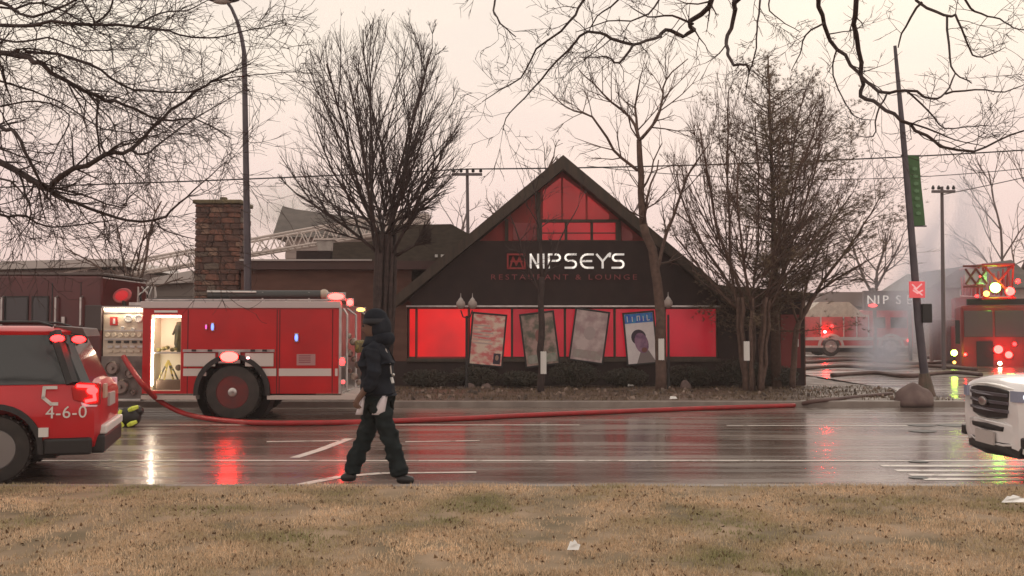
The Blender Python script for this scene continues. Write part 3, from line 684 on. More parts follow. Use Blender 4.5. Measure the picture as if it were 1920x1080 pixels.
# sign lettering
yS = YB - .10
SL = thing('restaurant_sign', 'white NIPSEY\'S lettering with red emblem and small red lettering on the black fascia', 'sign', (ax, yS, B(0, 490)[1]), 0, world=True)
M_let = mat('lit_white_letter', (.8, .78, .74), .4, emit=(1, .93, .88), estr=.35)
def arc(cx, cy, rx, ry, a0, a1, n=7): return [(cx + rx * math.cos(RAD(a0 + (a1 - a0) * i / n)), cy - ry * math.sin(RAD(a0 + (a1 - a0) * i / n))) for i in range(n + 1)]
T0, T1_, TM = 477, 502, 489.5
letters = {
 'letter_n': [[(995, T1_), (995, T0), (1009, T1_), (1009, T0)]], 'letter_i': [[(1019, T0), (1019, T1_)]],
 'letter_p': [[(1029, T1_), (1029, T0), (1043, T0)] + arc(1043, 483, 7, 6, 90, -90)[1:] + [(1029, 489)]],
 'letter_s': [[(1080, T0), (1066, T0)] + arc(1066, 483, 6, 6, 90, 270)[1:] + [(1074, 489)] + arc(1074, 495.5, 6, 6.5, 90, -90)[1:] + [(1060, T1_)]],
 'letter_e': [[(1112, T0), (1101, T0)] + arc(1101, TM, 12, 12.5, 90, 270, 9)[1:] + [(1112, T1_)], [(1091, TM), (1109, TM)]],
 'letter_y': [[(1119, T0), (1130, 490), (1130, T1_)], [(1141, T0), (1130, 490)]], 'apostrophe': [[(1144, T0 - 2), (1143, T0 + 4)]],
 'letter_s_end': [[(1169, T0), (1155, T0)] + arc(1155, 483, 6, 6, 90, 270)[1:] + [(1163, 489)] + arc(1163, 495.5, 6, 6.5, 90, -90)[1:] + [(1148, T1_)]]}
for nm, strokes in letters.items():
    mb = MB()
    for k, st in enumerate(strokes): stroke(mb, [B(x, y, yS) for x, y in st], .055, yS - .02 - .003 * k, yS + .04)
    mb.build(nm.replace('_end', ''), M_let, SL)
M_redlet = mat('red_letter', (.22, .05, .055), .5, emit=(1, .1, .1), estr=.02)
mb = text_mb('RESTAURANT & LOUNGE', .25, .012, 1.42)
w = max(v[0] for v in mb.v) - min(v[0] for v in mb.v); tw = B(1192, 0, yS)[0] - B(922, 0, yS)[0]
cx_, cz_ = B(1057, 520, yS)
xf(mb, Matrix.Translation((cx_, yS - .005, cz_)) @ Matrix.Rotation(RAD(90), 4, 'X') @ Matrix.Diagonal((tw / w, .85, 1, 1))); mb.build('small_lettering', M_redlet, SL)
mb = MB(); q = [(952, 477), (984, 477), (984, 503), (952, 503), (952, 477)]
stroke(mb, [B(*p, yS) for p in q], .05, yS - .02, yS + .04)
stroke(mb, [B(*p, yS) for p in ((957, 500), (962, 482), (968, 497), (974, 482), (980, 500))], .045, yS - .017, yS + .04)
stroke(mb, [B(*p, yS) for p in ((958, 490), (979, 490))], .04, yS - .014, yS + .04)
mb.build('emblem', mat('emblem_red', (.24, .03, .03), .5, emit=(1, .05, .05), estr=.04), SL)

# framed posters leaning across the windows
def poster(cx, cy, w, h, tilt, label, kind):
    c = P(cx, cy, YB - .16); t = thing('framed_poster', label, 'poster', c, 0, 'framed posters hung crookedly over the red windows')
    t.rotation_euler = (0, RAD(tilt), 0)
    k = (YB - .16) / F; w *= k; h *= k
    fr = MB(); b = .05
    fr.box(-w / 2, w / 2, 0, .04, h / 2 - b, h / 2); fr.box(-w / 2, w / 2, 0, .04, -h / 2, -h / 2 + b)
    fr.box(-w / 2, -w / 2 + b, .001, .039, -h / 2 + b, h / 2 - b); fr.box(w / 2 - b, w / 2, .001, .039, -h / 2 + b, h / 2 - b)
    fr.build('frame', M_black, t, bevel=.006)
    mb = MB(); mb.box(-w / 2 + b, w / 2 - b, .015, .03, -h / 2 + b, h / 2 - b)
    if kind == 0: pm = mat('print_pink', (.75, .20, .20), .4, c2=(.85, .66, .55), scale=3.2, lo=.42, hi=.58, stretch=(1, 1, 1.8))
    elif kind == 1: pm = mat('print_olive', (.13, .13, .10), .4, c2=(.45, .30, .27), scale=4, lo=.4, hi=.6)
    elif kind == 2: pm = mat('print_mauve', (.42, .29, .30), .35, c2=(.62, .50, .49), scale=3, lo=.4, hi=.6)
    else: pm = mat('print_white', (.88, .82, .82), .4, c2=(.78, .70, .72), scale=3)
    mb.build('print', pm, t)
    iw = w / 2 - b; ih = h / 2 - b
    if kind == 3:
        mb = MB(); mb.box(-iw + .005, iw - .005, .011, .0148, ih - .27, ih - .005); mb.build('blue_band', mat('print_blue', (.03, .09, .55), .4, c2=(.05, .32, .60), scale=9), t)
        for i in range(5):
            mb = MB(); x = -iw + .08 + i * (2 * iw - .16) / 4.6; stroke(mb, [(x + a_, ih - b_) for a_, b_ in (((0, .22), (0, .07)), ((0, .22), (.0, .09)), ((0, .21), (.0, .08), (.07, .08), (.07, .2)), ((.03, .22), (.03, .10)), ((0, .07), (.0, .22), (.06, .21)))[i]], .024, .008, .0109)
            mb.build('band_letter', M_white, t)
        def disc(cx, cz, rx, rz, y, nm, m, rot=0):
            mb = MB(); n = 20; mb.prism([(cx + rx * math.cos(2 * math.pi * i / n) * math.cos(rot) - rz * math.sin(2 * math.pi * i / n) * math.sin(rot), cz + rx * math.cos(2 * math.pi * i / n) * math.sin(rot) + rz * math.sin(2 * math.pi * i / n) * math.cos(rot)) for i in range(n)], y, y + .002); mb.build(nm, m, t)
        mb = MB(); mb.prism([(-.16, -ih), (-.02, -.36), (.20, -.36), (iw - .02, -ih)], .0125, .0147); mb.build('printed_shoulders', mat('print_grey', (.25, .2, .2), .5), t)
        disc(.02, -.14, .19, .30, .0085, 'printed_face', mat('print_face', (.16, .07, .17), .5, c2=(.36, .20, .30), scale=5), .22)
        disc(-.05, .03, .21, .22, .0112, 'printed_hair', mat('print_dark', (.04, .025, .05), .5), .25)
        disc(.08, -.34, .08, .07, .006, 'printed_chin', mat('print_chin', (.22, .08, .07), .5), .2)
    elif kind == 0:
        mb = MB(); mb.box(iw - .24, iw - .04, .011, .0148, -ih + .04, -ih + .34); mb.build('printed_portrait', mat('print_dark', (.04, .025, .05), .5), t)
        mb = MB(); mb.prism([(iw - .14 + .05 * math.cos(a * .5236), -ih + .22 + .08 * math.sin(a * .5236)) for a in range(12)], .008, .0109); mb.build('printed_face', mat('print_skin', (.40, .24, .18), .5), t)
        mb = MB()
        for i in range(6): mb.box(-iw + .04, iw * (.1 + .12 * (i % 3)), .011, .0148, ih - .34 - i * .10, ih - .30 - i * .10)
        mb.build('printed_lines', mat('print_pale', (.62, .45, .42), .5), t)
    else:
        mb = MB(); mb.prism([(.0 + .12 * math.cos(a * .5236) * (1.4 if kind == 2 else 1), .08 + .2 * math.sin(a * .5236)) for a in range(12)], .011, .0148); mb.build('printed_figure', mat('print_shape_%s' % ('olive' if kind == 1 else 'pale'), (.28, .12, .11) if kind == 1 else (.45, .36, .36), .5), t)
        mb = MB(); mb.box(-iw + .05, iw - .05, .011, .0148, -ih + .06, -ih + .3); mb.build('printed_block', mat('print_block_%s' % ('olive' if kind == 1 else 'pale'), (.22, .27, .2) if kind == 1 else (.38, .28, .27), .5, c2=(.4, .36, .33), scale=6), t)
poster(914, 637, 66, 100, 5, 'framed pink and cream poster with a small portrait, leftmost of four over the windows', 0)
poster(1012, 636, 66, 102, -7, 'framed olive and pink poster tilted left, partly behind the dark trunk', 1)
poster(1105, 630, 66, 100, 8, 'framed faded mauve poster tilted right in the middle of the windows', 2)
poster(1201, 634, 60, 100, -5, 'framed poster with blue lettered top and a large head portrait', 3)

# shrubs under the windows
def shrub(c, rx, ry, rz, label, seed, m):
    r = random.Random(seed); t = thing('shrub', label, 'shrub', c, 0, 'clipped shrubs below the restaurant windows', world=True)
    mb = MB()
    for i in range(8): mb.tube([Vector(c), Vector(c) + Vector((r.gauss(0, rx * .4), r.gauss(0, ry * .4), rz * 1.0))], [.02, .006], 4)
    o = mb.build('stem', M_bark, t); o['kind'] = 'stuff'
    mb = MB()
    for i in range(2600):
        v = Vector((r.gauss(0, 1), r.gauss(0, 1), r.gauss(0, 1))).normalized() * (r.random() ** .35)
        p = Vector(c) + Vector((v.x * rx, v.y * ry, rz * .55 + v.z * rz * .55)) * (1 + .12 * r.random())
        if p.z < c[2]: continue
        n = Vector((r.gauss(0, 1), r.gauss(0, 1), r.gauss(0, 1))).normalized() * .045; q = n.orthogonal().normalized() * .03
        mb.add([p - q, p + n * .5, p + q, p - n * .5], [(0, 1, 2, 3)])
    o = mb.build('foliage', m, t); o['kind'] = 'stuff'
M_shrub = mat('dark_shrub_leaf', (.028, .030, .020), .6, c2=(.05, .04, .025), scale=3)
labs = ['dark shrub at the left end of the red window row', 'dark shrub under the pink framed poster', 'dark shrub left of the trunk below the olive poster', 'dark shrub below the mauve poster',
        'dark shrub under the portrait poster', 'dark shrub below the dim right hand red window', 'wide dark shrub at the restaurant corner beneath the dense tree', 'dark shrub by the red side door']
for i, (px, w) in enumerate(((805, 46), (890, 44), (975, 40), (1075, 46), (1170, 42), (1290, 48), (1380, 46), (1452, 36))):
    x = P(px, 0, 28.2).x; shrub((x, 28.2 + .1 * (i % 3), .13), w / F * 28.2, .5, (.42, .5, .38, .6, .45, .52, .7, .5)[i], labs[i], 300 + i, M_shrub)
def rock(px, py, w, h, label, seed, z=.12):
    g = G(px, py, z); r = random.Random(seed); bm = bmesh.new(); bmesh.ops.create_icosphere(bm, subdivisions=3, radius=1)
    for v in bm.verts:
        d = 1 + .22 * pnoise(v.co * 1.3 + Vector((seed, 0, 0))) + .05 * pnoise(v.co * 5)
        v.co = Vector((v.co.x * d * w / 2, v.co.y * d * w * .42, max(-.1, v.co.z * d * h)))
    me = bpy.data.meshes.new('boulder'); bm.to_mesh(me); bm.free()
    for p in me.polygons: p.use_smooth = True
    me.materials.append(mat('boulder_stone', (.13, .085, .08), .8, c2=(.20, .14, .125), scale=4, bump=.02)); o = bpy.data.objects.new('boulder', me); COL.objects.link(o); o.location = g
    tag(o, label, 'boulder')
rock(1713, 752, .84, .38, 'large smooth boulder at the foot of the banner pole', 1)
rock(880, 728, .34, .16, 'small pale stone in the bed below the pink poster, left of two', 2)
rock(912, 728, .30, .14, 'small pale stone in the bed below the pink poster, right of two', 3)
rock(1285, 728, .30, .22, 'single stone in the bed below the dim right window', 4)
rock(1150, 725, .22, .10, 'flat little stone below the portrait poster', 5)

# globe lamp posts
def globe_lamp(px, py, offs, label, Y=27.6):
    x = P(px, 0, Y).x; zt = P(0, py, Y).z; t = thing('globe_lamp', label, 'lamp post', (x, Y, .12), 0, world=True)
    mb = MB(); mb.tube([(x, Y, .08), (x, Y, .35), (x, Y, zt - .35)], [.06, .035, .03], 10); mb.build('pole', M_black, t, smooth=True)
    for o_ in offs:
        if o_: mb = MB(); mb.tube([(x, Y, zt - .4), (x + o_ * .6, Y, zt - .38), (x + o_, Y, zt - .2)], .018, 6); mb.build('arm', M_black, t)
        mb = MB(); mb.ball((x + o_, Y, zt - .04), .125, 16, 10, (1, 1, 1.05)); mb.build('globe', mat('frosted_globe', (.42, .34, .31), .35), t, smooth='all')
        mb = MB(); mb.lathe([(.07, 0), (.06, .03), (.015, .08), (.006, .2)], 10, 'Z', (x + o_, Y, zt + .07)); mb.build('finial', M_pale, t)
globe_lamp(876, 568, (-.16, .16), 'lamp post with twin frosted globes and finials left of the pink poster')
globe_lamp(1249, 566, (0,), 'lamp post with a single frosted globe beside the right trunk', 27.4)
# dark thin trunk with paper
T = Tree(77); T.minr = .006; Yt = 26.0
T.path([P(1013, 742, Yt), P(1014, 660, Yt), P(1012, 585, Yt), P(1016, 520, Yt)], .10, .07)
T.path([P(1016, 520, Yt), P(1010, 430, Yt), P(1000, 340, Yt)], .05, .015, 1, c2, 2.5, (.5, 1.1))
T.path([P(1014, 560, Yt), P(985, 480, Yt), P(955, 400, Yt)], .035, .01, 1, c2, 2.5, (.4, 1.))
T.path([P(1016, 530, Yt), P(1050, 450, Yt), P(1085, 385, Yt)], .03, .01, 1, c2, 2, (.4, .9))
b = P(1013, 742, Yt); b.z = .1
T.finish('young dark trunked tree in front of the olive poster', b, M_bark)
def notice(px, py, h, Y, lab):
    p = P(px, py, Y); k = Y / F; mb = MB(); n = 6; w = 11 * k
    vs = []; H_ = h * k
    for j in range(2):
        for i in range(n + 1): a = (i / n - .5) * 1.6; vs.append((p.x + math.sin(a) * w * .7, p.y + .06 - math.cos(a) * .09, p.z + (H_ / 2 if j else -H_ / 2) + .012 * math.sin(i * 3)))
    mb.add(vs, [(i, i + 1, i + n + 2, i + n + 1) for i in range(n)])
    o = mb.build('paper_notice', M_white, loc=p); sm = o.modifiers.new('s', 'SOLIDIFY'); sm.thickness = .006
    tag(o, lab, 'notice')
notice(1019, 680, 42, 25.86, 'white paper strip wrapped on the young dark trunk')
notice(1240, 655, 40, 26.03, 'white paper strip on the trunk beside the portrait poster')
notice(1400, 658, 36, 26.0, 'white paper strip on the dense tree at the corner')

# ---------------------------------------------------------------- engines
def wheel(parent, c, r, w, side=-1, rimm=None, n=32):
    """axis along local y, outer face towards side"""
    cx, cy, cz = c; s = side
    t = MB(); prof = [(r * .60, -w / 2), (r * .80, -w / 2), (r * .96, -w * .42), (r, -w * .25), (r, w * .25), (r * .96, w * .42), (r * .80, w / 2), (r * .60, w / 2)]
    t.lathe(prof, n, 'Y', (cx, cy, cz), caps=False); wt = t.build('wheel', M_rubber, parent, smooth=True)
    g = MB()
    for k in range(n): 
        a = 2 * math.pi * k / n; g.box(-.012, .012, -w * .4, w * .4, r - .004, r + .012, Matrix.Translation((cx, cy, cz)) @ Matrix.Rotation(a, 4, 'Y'))
    g.build('tread', M_rubber, wt)
    h = MB(); h.lathe([(r * .61, s * w * .47), (r * .58, s * w * .50), (r * .52, s * w * .30), (r * .28, s * w * .22), (r * .24, s * w * .40), (r * .16, s * w * .44), (.005, s * w * .44)], 24, 'Y', (cx, cy, cz))
    for k in range(8):
        a = k * math.pi / 4; h.ball((cx + math.cos(a) * r * .38, cy + s * w * .28, cz + math.sin(a) * r * .38), r * .045, 6, 4)
    h.build('rim', rimm or M_chrome, wt, smooth=True)
    hb = MB(); hb.lathe([(r * .17, s * w * .43), (r * .16, s * w * .52), (r * .11, s * w * .56), (.004, s * w * .56)], 16, 'Y', (cx, cy, cz)); hb.build('hub', M_chrome, wt, smooth=True)
    return wt

def main_engine():
    Y0 = 19.15; W = 2.45
    def E(px, py, y=Y0): v = P(px, py, y); return v.x, v.z
    X = lambda px: E(px, 600)[0]; Z = lambda py: E(600, py)[1]
    org = (X(430), Y0 + W / 2, 0)
    T = thing('fire_engine', 'long red fire engine with lit pump panel and open lit locker across the road', 'fire engine', org, 0, world=True)
    b = lambda x0, x1, y0, y1, z0, z1: MB().box(X(x0), X(x1), y0, y1, Z(z0), Z(z1))
    Yb = Y0 + W
    # rear body built round the open locker and the wheel arch
    body = MB(); yd = Y0 + .55
    body.box(X(268), X(283), Y0, yd, Z(738), Z(578)); body.box(X(340), X(352), Y0, yd, Z(738), Z(578))
    body.box(X(283), X(340), Y0, yd, Z(590), Z(578)); body.box(X(283), X(340), Y0, yd, Z(738), Z(733))
    cx, cz = X(437), .52; ra = .72
    pts = [(X(352), Z(738)), (X(352), Z(578)), (X(636), Z(578)), (X(636), Z(738))]
    a0 = math.asin(max(-1, min(1, (Z(738) - cz) / ra)))
    arcp = [(cx + ra * math.cos(a0 + (math.pi - 2 * a0) * i / 18), cz + ra * math.sin(a0 + (math.pi - 2 * a0) * i / 18)) for i in range(19)]
    poly = pts + arcp
    bm = bmesh.new(); v0 = [bm.verts.new((x, Y0, z)) for x, z in poly]; bm.faces.new(v0); bmesh.ops.triangulate(bm, faces=bm.faces[:])
    r_ = bmesh.ops.extrude_face_region(bm, geom=bm.faces[:]); 
    for v in [e for e in r_['geom'] if isinstance(e, bmesh.types.BMVert)]: v.co.y = yd
    bm.verts.ensure_lookup_table(); bm.verts.index_update()
    body.add([v.co for v in bm.verts], [tuple(v.index for v in f.verts) for f in bm.faces]); bm.free()
    body.box(X(268), X(636), yd + .0, Yb, .95, Z(578))
    body.build('body', M_red, T)
    # locker interior
    lo = MB(); x0, x1, z0, z1 = X(283), X(340), Z(733), Z(590)
    lo.box(x0, x1, yd - .02, yd - .002, z0, z1); lo.box(x0, x0 + .01, Y0 + .02, yd - .02, z0, z1); lo.box(x1 - .01, x1, Y0 + .02, yd - .02, z0, z1); lo.box(x0 + .01, x1 - .01, Y0 + .02, yd - .02, z0, z0 + .012)
    lc = lo.build('locker', mat('locker_lining', (.80, .72, .58), .5), T)
    mb = MB(); mb.box(x0 + .05, x1 - .05, Y0 + .10, Y0 + .16, z1 - .05, z1 - .02); mb.build('locker_lamp', L_white, lc)
    mb = MB(); mb.box(x0 + .02, x0 + .035, Y0 + .03, Y0 + .05, z0 + .1, z1 - .1); mb.build('lamp_strip', lamp('strip', (1, .86, .66), 50), lc)
    mb = MB(); zs = Z(663); mb.box(x0 + .012, x1 - .012, Y0 + .06, yd - .03, zs, zs + .025); mb.build('shelf', M_chrome, lc)
    # gear hanging and standing in the locker
    r = random.Random(3); mb = MB(); hx = X(328)
    mb.tube([(hx, Y0 + .25, Z(603)), (hx + .02, Y0 + .25, Z(620)), (hx - .02, Y0 + .24, Z(645)), (hx + .03, Y0 + .25, Z(662))], [.05, .10, .07, .06], 8)
    mb.tube([(hx - .03, Y0 + .22, Z(610)), (hx - .11, Y0 + .22, Z(628))], [.03, .02], 6); mb.build('hanging_gear', mat('gear_olive', (.09, .075, .035), .8, c2=(.03, .028, .02), scale=12), lc)
    mb = MB()
    for k in range(6): mb.ball((x0 + .09 + k * .08, Y0 + .2 + .05 * (k % 2), zs + .07 + .02 * (k % 3)), .05, 8, 6, (1, 1, .8))
    mb.build('stowed_fittings', mat('gear_dark', (.04, .035, .02), .6, c2=(.25, .2, .06), scale=14), lc)
    ap = Vector((X(310), Y0 + .2, Z(676)))
    mb = MB()
    for ex in (-.19, -.07, .1, .2): mb.tube([ap, ap + Vector((ex, .05 * (1 if ex > 0 else -1), -.42))], .018, 6)
    mb.build('tripod', mat('tripod_yellow', (.55, .42, .08), .5, c2=(.05, .045, .03), scale=9, lo=.45, hi=.5), lc)
    mb = MB(); mb.box(X(289), X(336), Y0 + .12, Y0 + .4, z0 + .012, z0 + .2); mb.ball((X(330), Y0 + .18, Z(690)), .06); mb.build('stowed_case', mat('case', (.10, .06, .04), .6), lc, bevel=.02)
    # pump panel
    pp = MB(); pp.box(X(190), X(268), Y0 + .10, Yb - .1, .62, Z(574)); pm = pp.build('pump_panel', M_cream, T)
    yq = Y0 + .098
    def dial(px, py, r, m, nm='gauge', d=.03):
        mb = MB(); mb.lathe([(r, .002), (r, -d), (r * .82, -d - .004), (r * .8, -d * .6), (.004, -d * .6)], 18, 'Y', (X(px), yq, Z(py))); return mb.build(nm, m, pm, smooth=True)
    for px, py, rr in ((238, 597, .075), (257, 597, .075), (227, 615, .035), (246, 618, .035)): dial(px, py, rr, M_white); 
    for px in (199, 211, 223, 235, 247, 259): dial(px, 628, .042, mat('gauge_cream', (.78, .68, .55), .3))
    for k, py in enumerate((641, 650, 659)):
        for px in range(200, 262, 15 - k): 
            mb = MB(); mb.box(X(px), X(px + 9), yq - .03, yq, Z(py + 2), Z(py - 2)); mb.build('control_knob', (M_black, M_chrome, M_cream)[k], pm)
    mb = MB(); mb.box(X(203), X(217), yq - .02, yq, Z(610), Z(594)); mb.build('red_label', mat('label_red', (.5, .03, .03), .5), pm)
    mb = MB(); mb.box(X(209), X(213), yq - .026, yq - .0205, Z(607), Z(597)); mb.build('label_mark', M_white, pm)
    for y in (586, 620, 636): mb = MB(); mb.box(X(192), X(266), yq - .015, yq, Z(y + 1.2), Z(y - 1.2)); mb.build('panel_trim', M_chrome, pm)
    mb = MB(); mb.box(X(192), X(266), yq - .12, yq - .02, Z(578), Z(574)); mb.build('lamp_hood', M_chrome, pm)
    mb = MB(); mb.box(X(195), X(263), yq - .10, yq - .04, Z(581), Z(578.3)); mb.build('panel_lamp', lamp('panel_white', (1, .84, .62), 28), pm)
    mb = MB(); mb.box(X(190), X(268), Y0 + .03, Y0 + .10, Z(748), Z(668)); lw = mb.build('lower_panel', mat('pump_grey', (.20, .16, .15), .45, c2=(.10, .075, .07), scale=5), pm)
    for px, py, rr in ((212, 690, .13), (246, 700, .10), (228, 725, .15), (252, 735, .06), (205, 735, .06)):
        mb = MB(); mb.lathe([(rr, .0), (rr, -.06), (rr * .85, -.09), (rr * .8, -.05), (rr * .3, -.05), (rr * .25, -.12), (.004, -.12)], 18, 'Y', (X(px), Y0 + .03, Z(py))); mb.build('outlet', mat('outlet_metal', (.3, .24, .22), .35, metal=.7), pm, smooth=True)
    mb = MB(); mb.box(X(188), X(270), Y0 - .12, Y0 + .1, Z(752), Z(747)); mb.build('side_step', M_chrome, T, bevel=.01)
    # trims
    t = MB(); t.box(X(264), X(640), Y0 - .035, Y0 + .05, Z(577.9), Z(565)); t.build('top_rail', mat('rail_metal', (.55, .48, .47), .35, metal=.5), T, bevel=.01)
    t = MB(); t.box(X(264), X(640), Y0 + .2, Y0 + .25, Z(563), Z(560)); 
    for px in (275, 350, 440, 530, 620): t.box(X(px), X(px + 3), Y0 + .2, Y0 + .25, Z(566), Z(561))
    t.build('hand_rail', M_chrome, T)
    t = MB(); t.box(X(268), X(370), Y0 - .04, Y0 + .2, Z(749), Z(741)); t.box(X(503), X(668), Y0 - .04, Y0 + .2, Z(749), Z(741)); t.build('running_board', mat('board_metal', (.6, .52, .48), .4, metal=.3), T)
    M_reflect = mat('reflective_stripe', (.62, .55, .52), .4)
    for a, c, y0, y1 in ((345, 388, 705, 691), (489, 519, 705, 691), (524, 622, 705, 691), (629, 634, 705, 691)):
        t = MB(); t.box(X(a), X(c), Y0 - .008, Y0, Z(y0), Z(y1)); t.build('reflective_stripe', M_reflect, T)
    for a, c in ((346, 405), (461, 514)): t = MB(); t.box(X(a), X(c), Y0 - .03, Y0 - .0, Z(687), Z(662)); t.build('locker_door', M_reflect, T, bevel=.008)
    t = MB(); t.box(X(345), X(516), Y0 - .045, Y0 - .002, Z(660), Z(655)); 
    t.build('door_rail', M_chrome, T)
    for px in (366, 396, 476, 498):
        t = MB(); t.box(X(px - 4), X(px + 4), Y0 - .07, Y0 - .046, Z(659), Z(655)); t.build('hinge', M_black, T)
    for px in (352, 519, 524, 623):
        t = MB(); t.box(X(px), X(px + 1.6), Y0 - .004, Y0 + .0, Z(738), Z(580)); t.build('door_gap', mat('gap', (.08, .004, .006), .6), T)
    t = MB(); t.box(X(290), X(333), Y0 - .03, Y0 - .0, Z(586), Z(582)); t.build('door_light', M_white, T)
    t = MB(); t.box(X(557), X(592), Y0 - .006, Y0, Z(685), Z(664)); t.build('body_plate', mat('plate_pink', (.42, .22, .22), .4), T)
    t = MB()
    for k in range(4): t.box(X(561), X(583), Y0 - .009, Y0 - .0065, Z(668 + k * 4), Z(666.4 + k * 4))
    t.build('plate_lettering', mat('plate_text', (.25, .05, .07), .5), T)
    # fender ring and wheel
    f = MB(); n = 22; prev = None
    vs = []; fs = []
    for i in range(n + 1):
        a = a0 - .05 + (math.pi - 2 * a0 + .1) * i / n
        for rr, y in ((ra, Y0 - .05), (ra - .09, Y0 - .05), (ra - .09, Y0 + .1), (ra, Y0 + .1)): vs.append((cx + rr * math.cos(a), y, cz + rr * math.sin(a)))
    for i in range(n):
        for k in range(4): fs.append((i * 4 + k, i * 4 + (k + 1) % 4, (i + 1) * 4 + (k + 1) % 4, (i + 1) * 4 + k))
    f.add(vs, fs); f.build('wheel_arch', M_black, T, smooth=True)
    f = MB(); f.lathe([(ra - .01, .0), (ra - .01, .45), (.01, .45)], 28, 'Y', (cx, Y0 + .1, cz), caps=False); f.build('wheel_well', M_black, T)
    rimm = mat('rim_red', (.16, .02, .02), .45, c2=(.10, .03, .03), scale=4)
    wheel(T, (cx, Y0 + .17, .52), .52, .32, -1, rimm); wheel(T, (cx, Yb - .2, .52), .52, .32, 1, rimm)
    ch = MB(); ch.box(-12.6, X(640), Y0 + .7, Y0 + .85, .55, .8); ch.box(-12.6, X(640), Yb - .85, Yb - .7, .55, .8); ch.box(X(500), X(580), Y0 + .25, Y0 + .7, .38, .62); ch.tube([(cx, Y0 + .2, .52), (cx, Yb - .2, .52)], .09, 8); ch.build('chassis', M_black, T)
    # cab
    cl, crr = -12.8, X(188); ct = Z(515) 
    c = MB(); c.prism([(cl, .62), (cl, 1.5), (cl + .12, ct - .2), (cl + .3, ct), (crr, ct - .02), (crr, .62)], Y0 + .05, Yb - .05)
    cb = c.build('cab', mat('cab_dark_red', (.10, .014, .014), .3, coat=.4, c2=(.06, .010, .012), scale=1), T, bevel=.04)
    mb = MB(); mb.box(cl + .35, crr + .02, Y0 + .08, Yb - .08, ct - .012, ct + .04); mb.build('cab_roof', mat('cab_roof', (.10, .075, .07), .5), cb, bevel=.015)
    for a, d in ((-12.2, -11.2), (X(8), X(48)), (X(60), X(86))):
        mb = MB(); mb.box(a, d, Y0 + .035, Y0 + .055, Z(605), Z(558)); mb.build('cab_window', M_glass, cb)
        mb = MB()
        for q in ((a - .03, a), (d, d + .03)): mb.box(q[0], q[1], Y0 + .03, Y0 + .056, Z(608), Z(555))
        mb.box(a, d, Y0 + .031, Y0 + .056, Z(558), Z(555)); mb.box(a, d, Y0 + .031, Y0 + .056, Z(608), Z(605)); mb.build('window_frame', M_black, cb)
    for px in (4, 105, 152):
        mb = MB(); x = X(px); mb.tube([(x, Y0 + .05, Z(612)), (x, Y0 - .04, Z(610)), (x, Y0 - .04, Z(558)), (x, Y0 + .05, Z(556))], .02, 8); mb.build('grab_rail', M_chrome, cb)
    mb = MB(); mb.box(X(118) - .03, X(118) + .03, Y0 + .0, Y0 + .05, Z(606), Z(594)); mb.build('door_handle', M_chrome, cb)
    mb = MB(); mb.box(X(94), X(96), Y0 + .045, Y0 + .0505, .7, Z(530)); mb.box(X(148), X(149.5), Y0 + .045, Y0 + .0505, .7, Z(530)); mb.build('door_seam', M_black, cb)
    mb = MB(); mb.box(X(158), X(190), Y0 - .0, Y0 + .06, Z(620), Z(572)); mb.build('crosslay_cover', mat('cover_grey', (.08, .06, .06), .7), T, bevel=.02)
    wheel(T, (-11.6, Y0 + .17, .52), .52, .32, -1, rimm); wheel(T, (-11.6, Yb - .2, .52), .52, .32, 1, rimm)
    # roof gear
    mb = MB(); mb.tube([(X(376), Y0 + .5, Z(552)), (X(592), Y0 + .5, Z(552))], .10, 12); hs = mb.build('hose_tube', mat('tube_dark', (.05, .05, .05), .4), T, smooth=True)
    mb = MB(); mb.tube([(X(376), Y0 + .39, Z(545)), (X(470), Y0 + .39, Z(546))], .018, 6); mb.build('tube_strip', M_white, hs)
    mb = MB(); mb.ball((X(598), Y0 + .5, Z(550)), .10, 12, 8); mb.build('tube_cap', M_cream, hs, smooth='all')
    for px in (400, 480, 569): mb = MB(); mb.box(X(px), X(px + 3), Y0 + .42, Y0 + .56, Z(568), Z(546)); mb.build('tube_bracket', M_chrome, T)
    mb = MB(); mb.box(X(270), X(420), Y0 + .3, Y0 + 2.1, Z(572), Z(558)); mb.build('hose_bed_cover', mat('cover_dark', (.03, .03, .03), .7), T, bevel=.03)
    mb = MB(); mb.lathe([(.17, -.03), (.19, 0), (.17, .03), (.14, .03), (.13, .01), (.004, .0)], 24, 'Y', (0, 0, 0)); M2 = Matrix.Translation((X(217), Y0 + .3, Z(553))) @ Matrix.Rotation(RAD(-18), 4, 'Y') @ Matrix.Diagonal((1, 1, .72, 1)); xf(mb, M2); dg = mb.build('roof_monitor', L_redl_rim, T, smooth=True)
    mb = MB(); mb.lathe([(.128, -.036), (.004, -.04)], 20, 'Y', (0, 0, 0)); xf(mb, M2); mb.build('lens', mat('red_lens', (.4, .01, .015), .25, emit=(1, .03, .04), estr=.35), dg)
    mb = MB(); mb.tube([(X(222), Y0 + .3, Z(575)), (X(220), Y0 + .3, Z(563))], .04, 8); mb.build('monitor_base', M_black, T)
    r = random.Random(9)
    for k in range(7):
        x = X(235 + k * 5); mb = MB(); mb.tube([(x, Y0 + .6, Z(575)), (x + r.uniform(-.05, .1), Y0 + .6, Z(552)), (x + r.uniform(-.1, .2), Y0 + .6, Z(535))], [.02, .025, .015], 6); mb.build('deck_fitting', (M_pale, M_chrome, M_black)[k % 3], T)
    mb = MB(); mb.box(X(232), X(265), Y0 + .25, Y0 + .8, Z(572), Z(566)); mb.build('deck_plate', M_chrome, T)
    # rear end
    mb = MB(); mb.box(X(636), X(641), Y0 - .02, Yb, Z(738), Z(570)); mb.build('rear_corner', M_chrome, T)
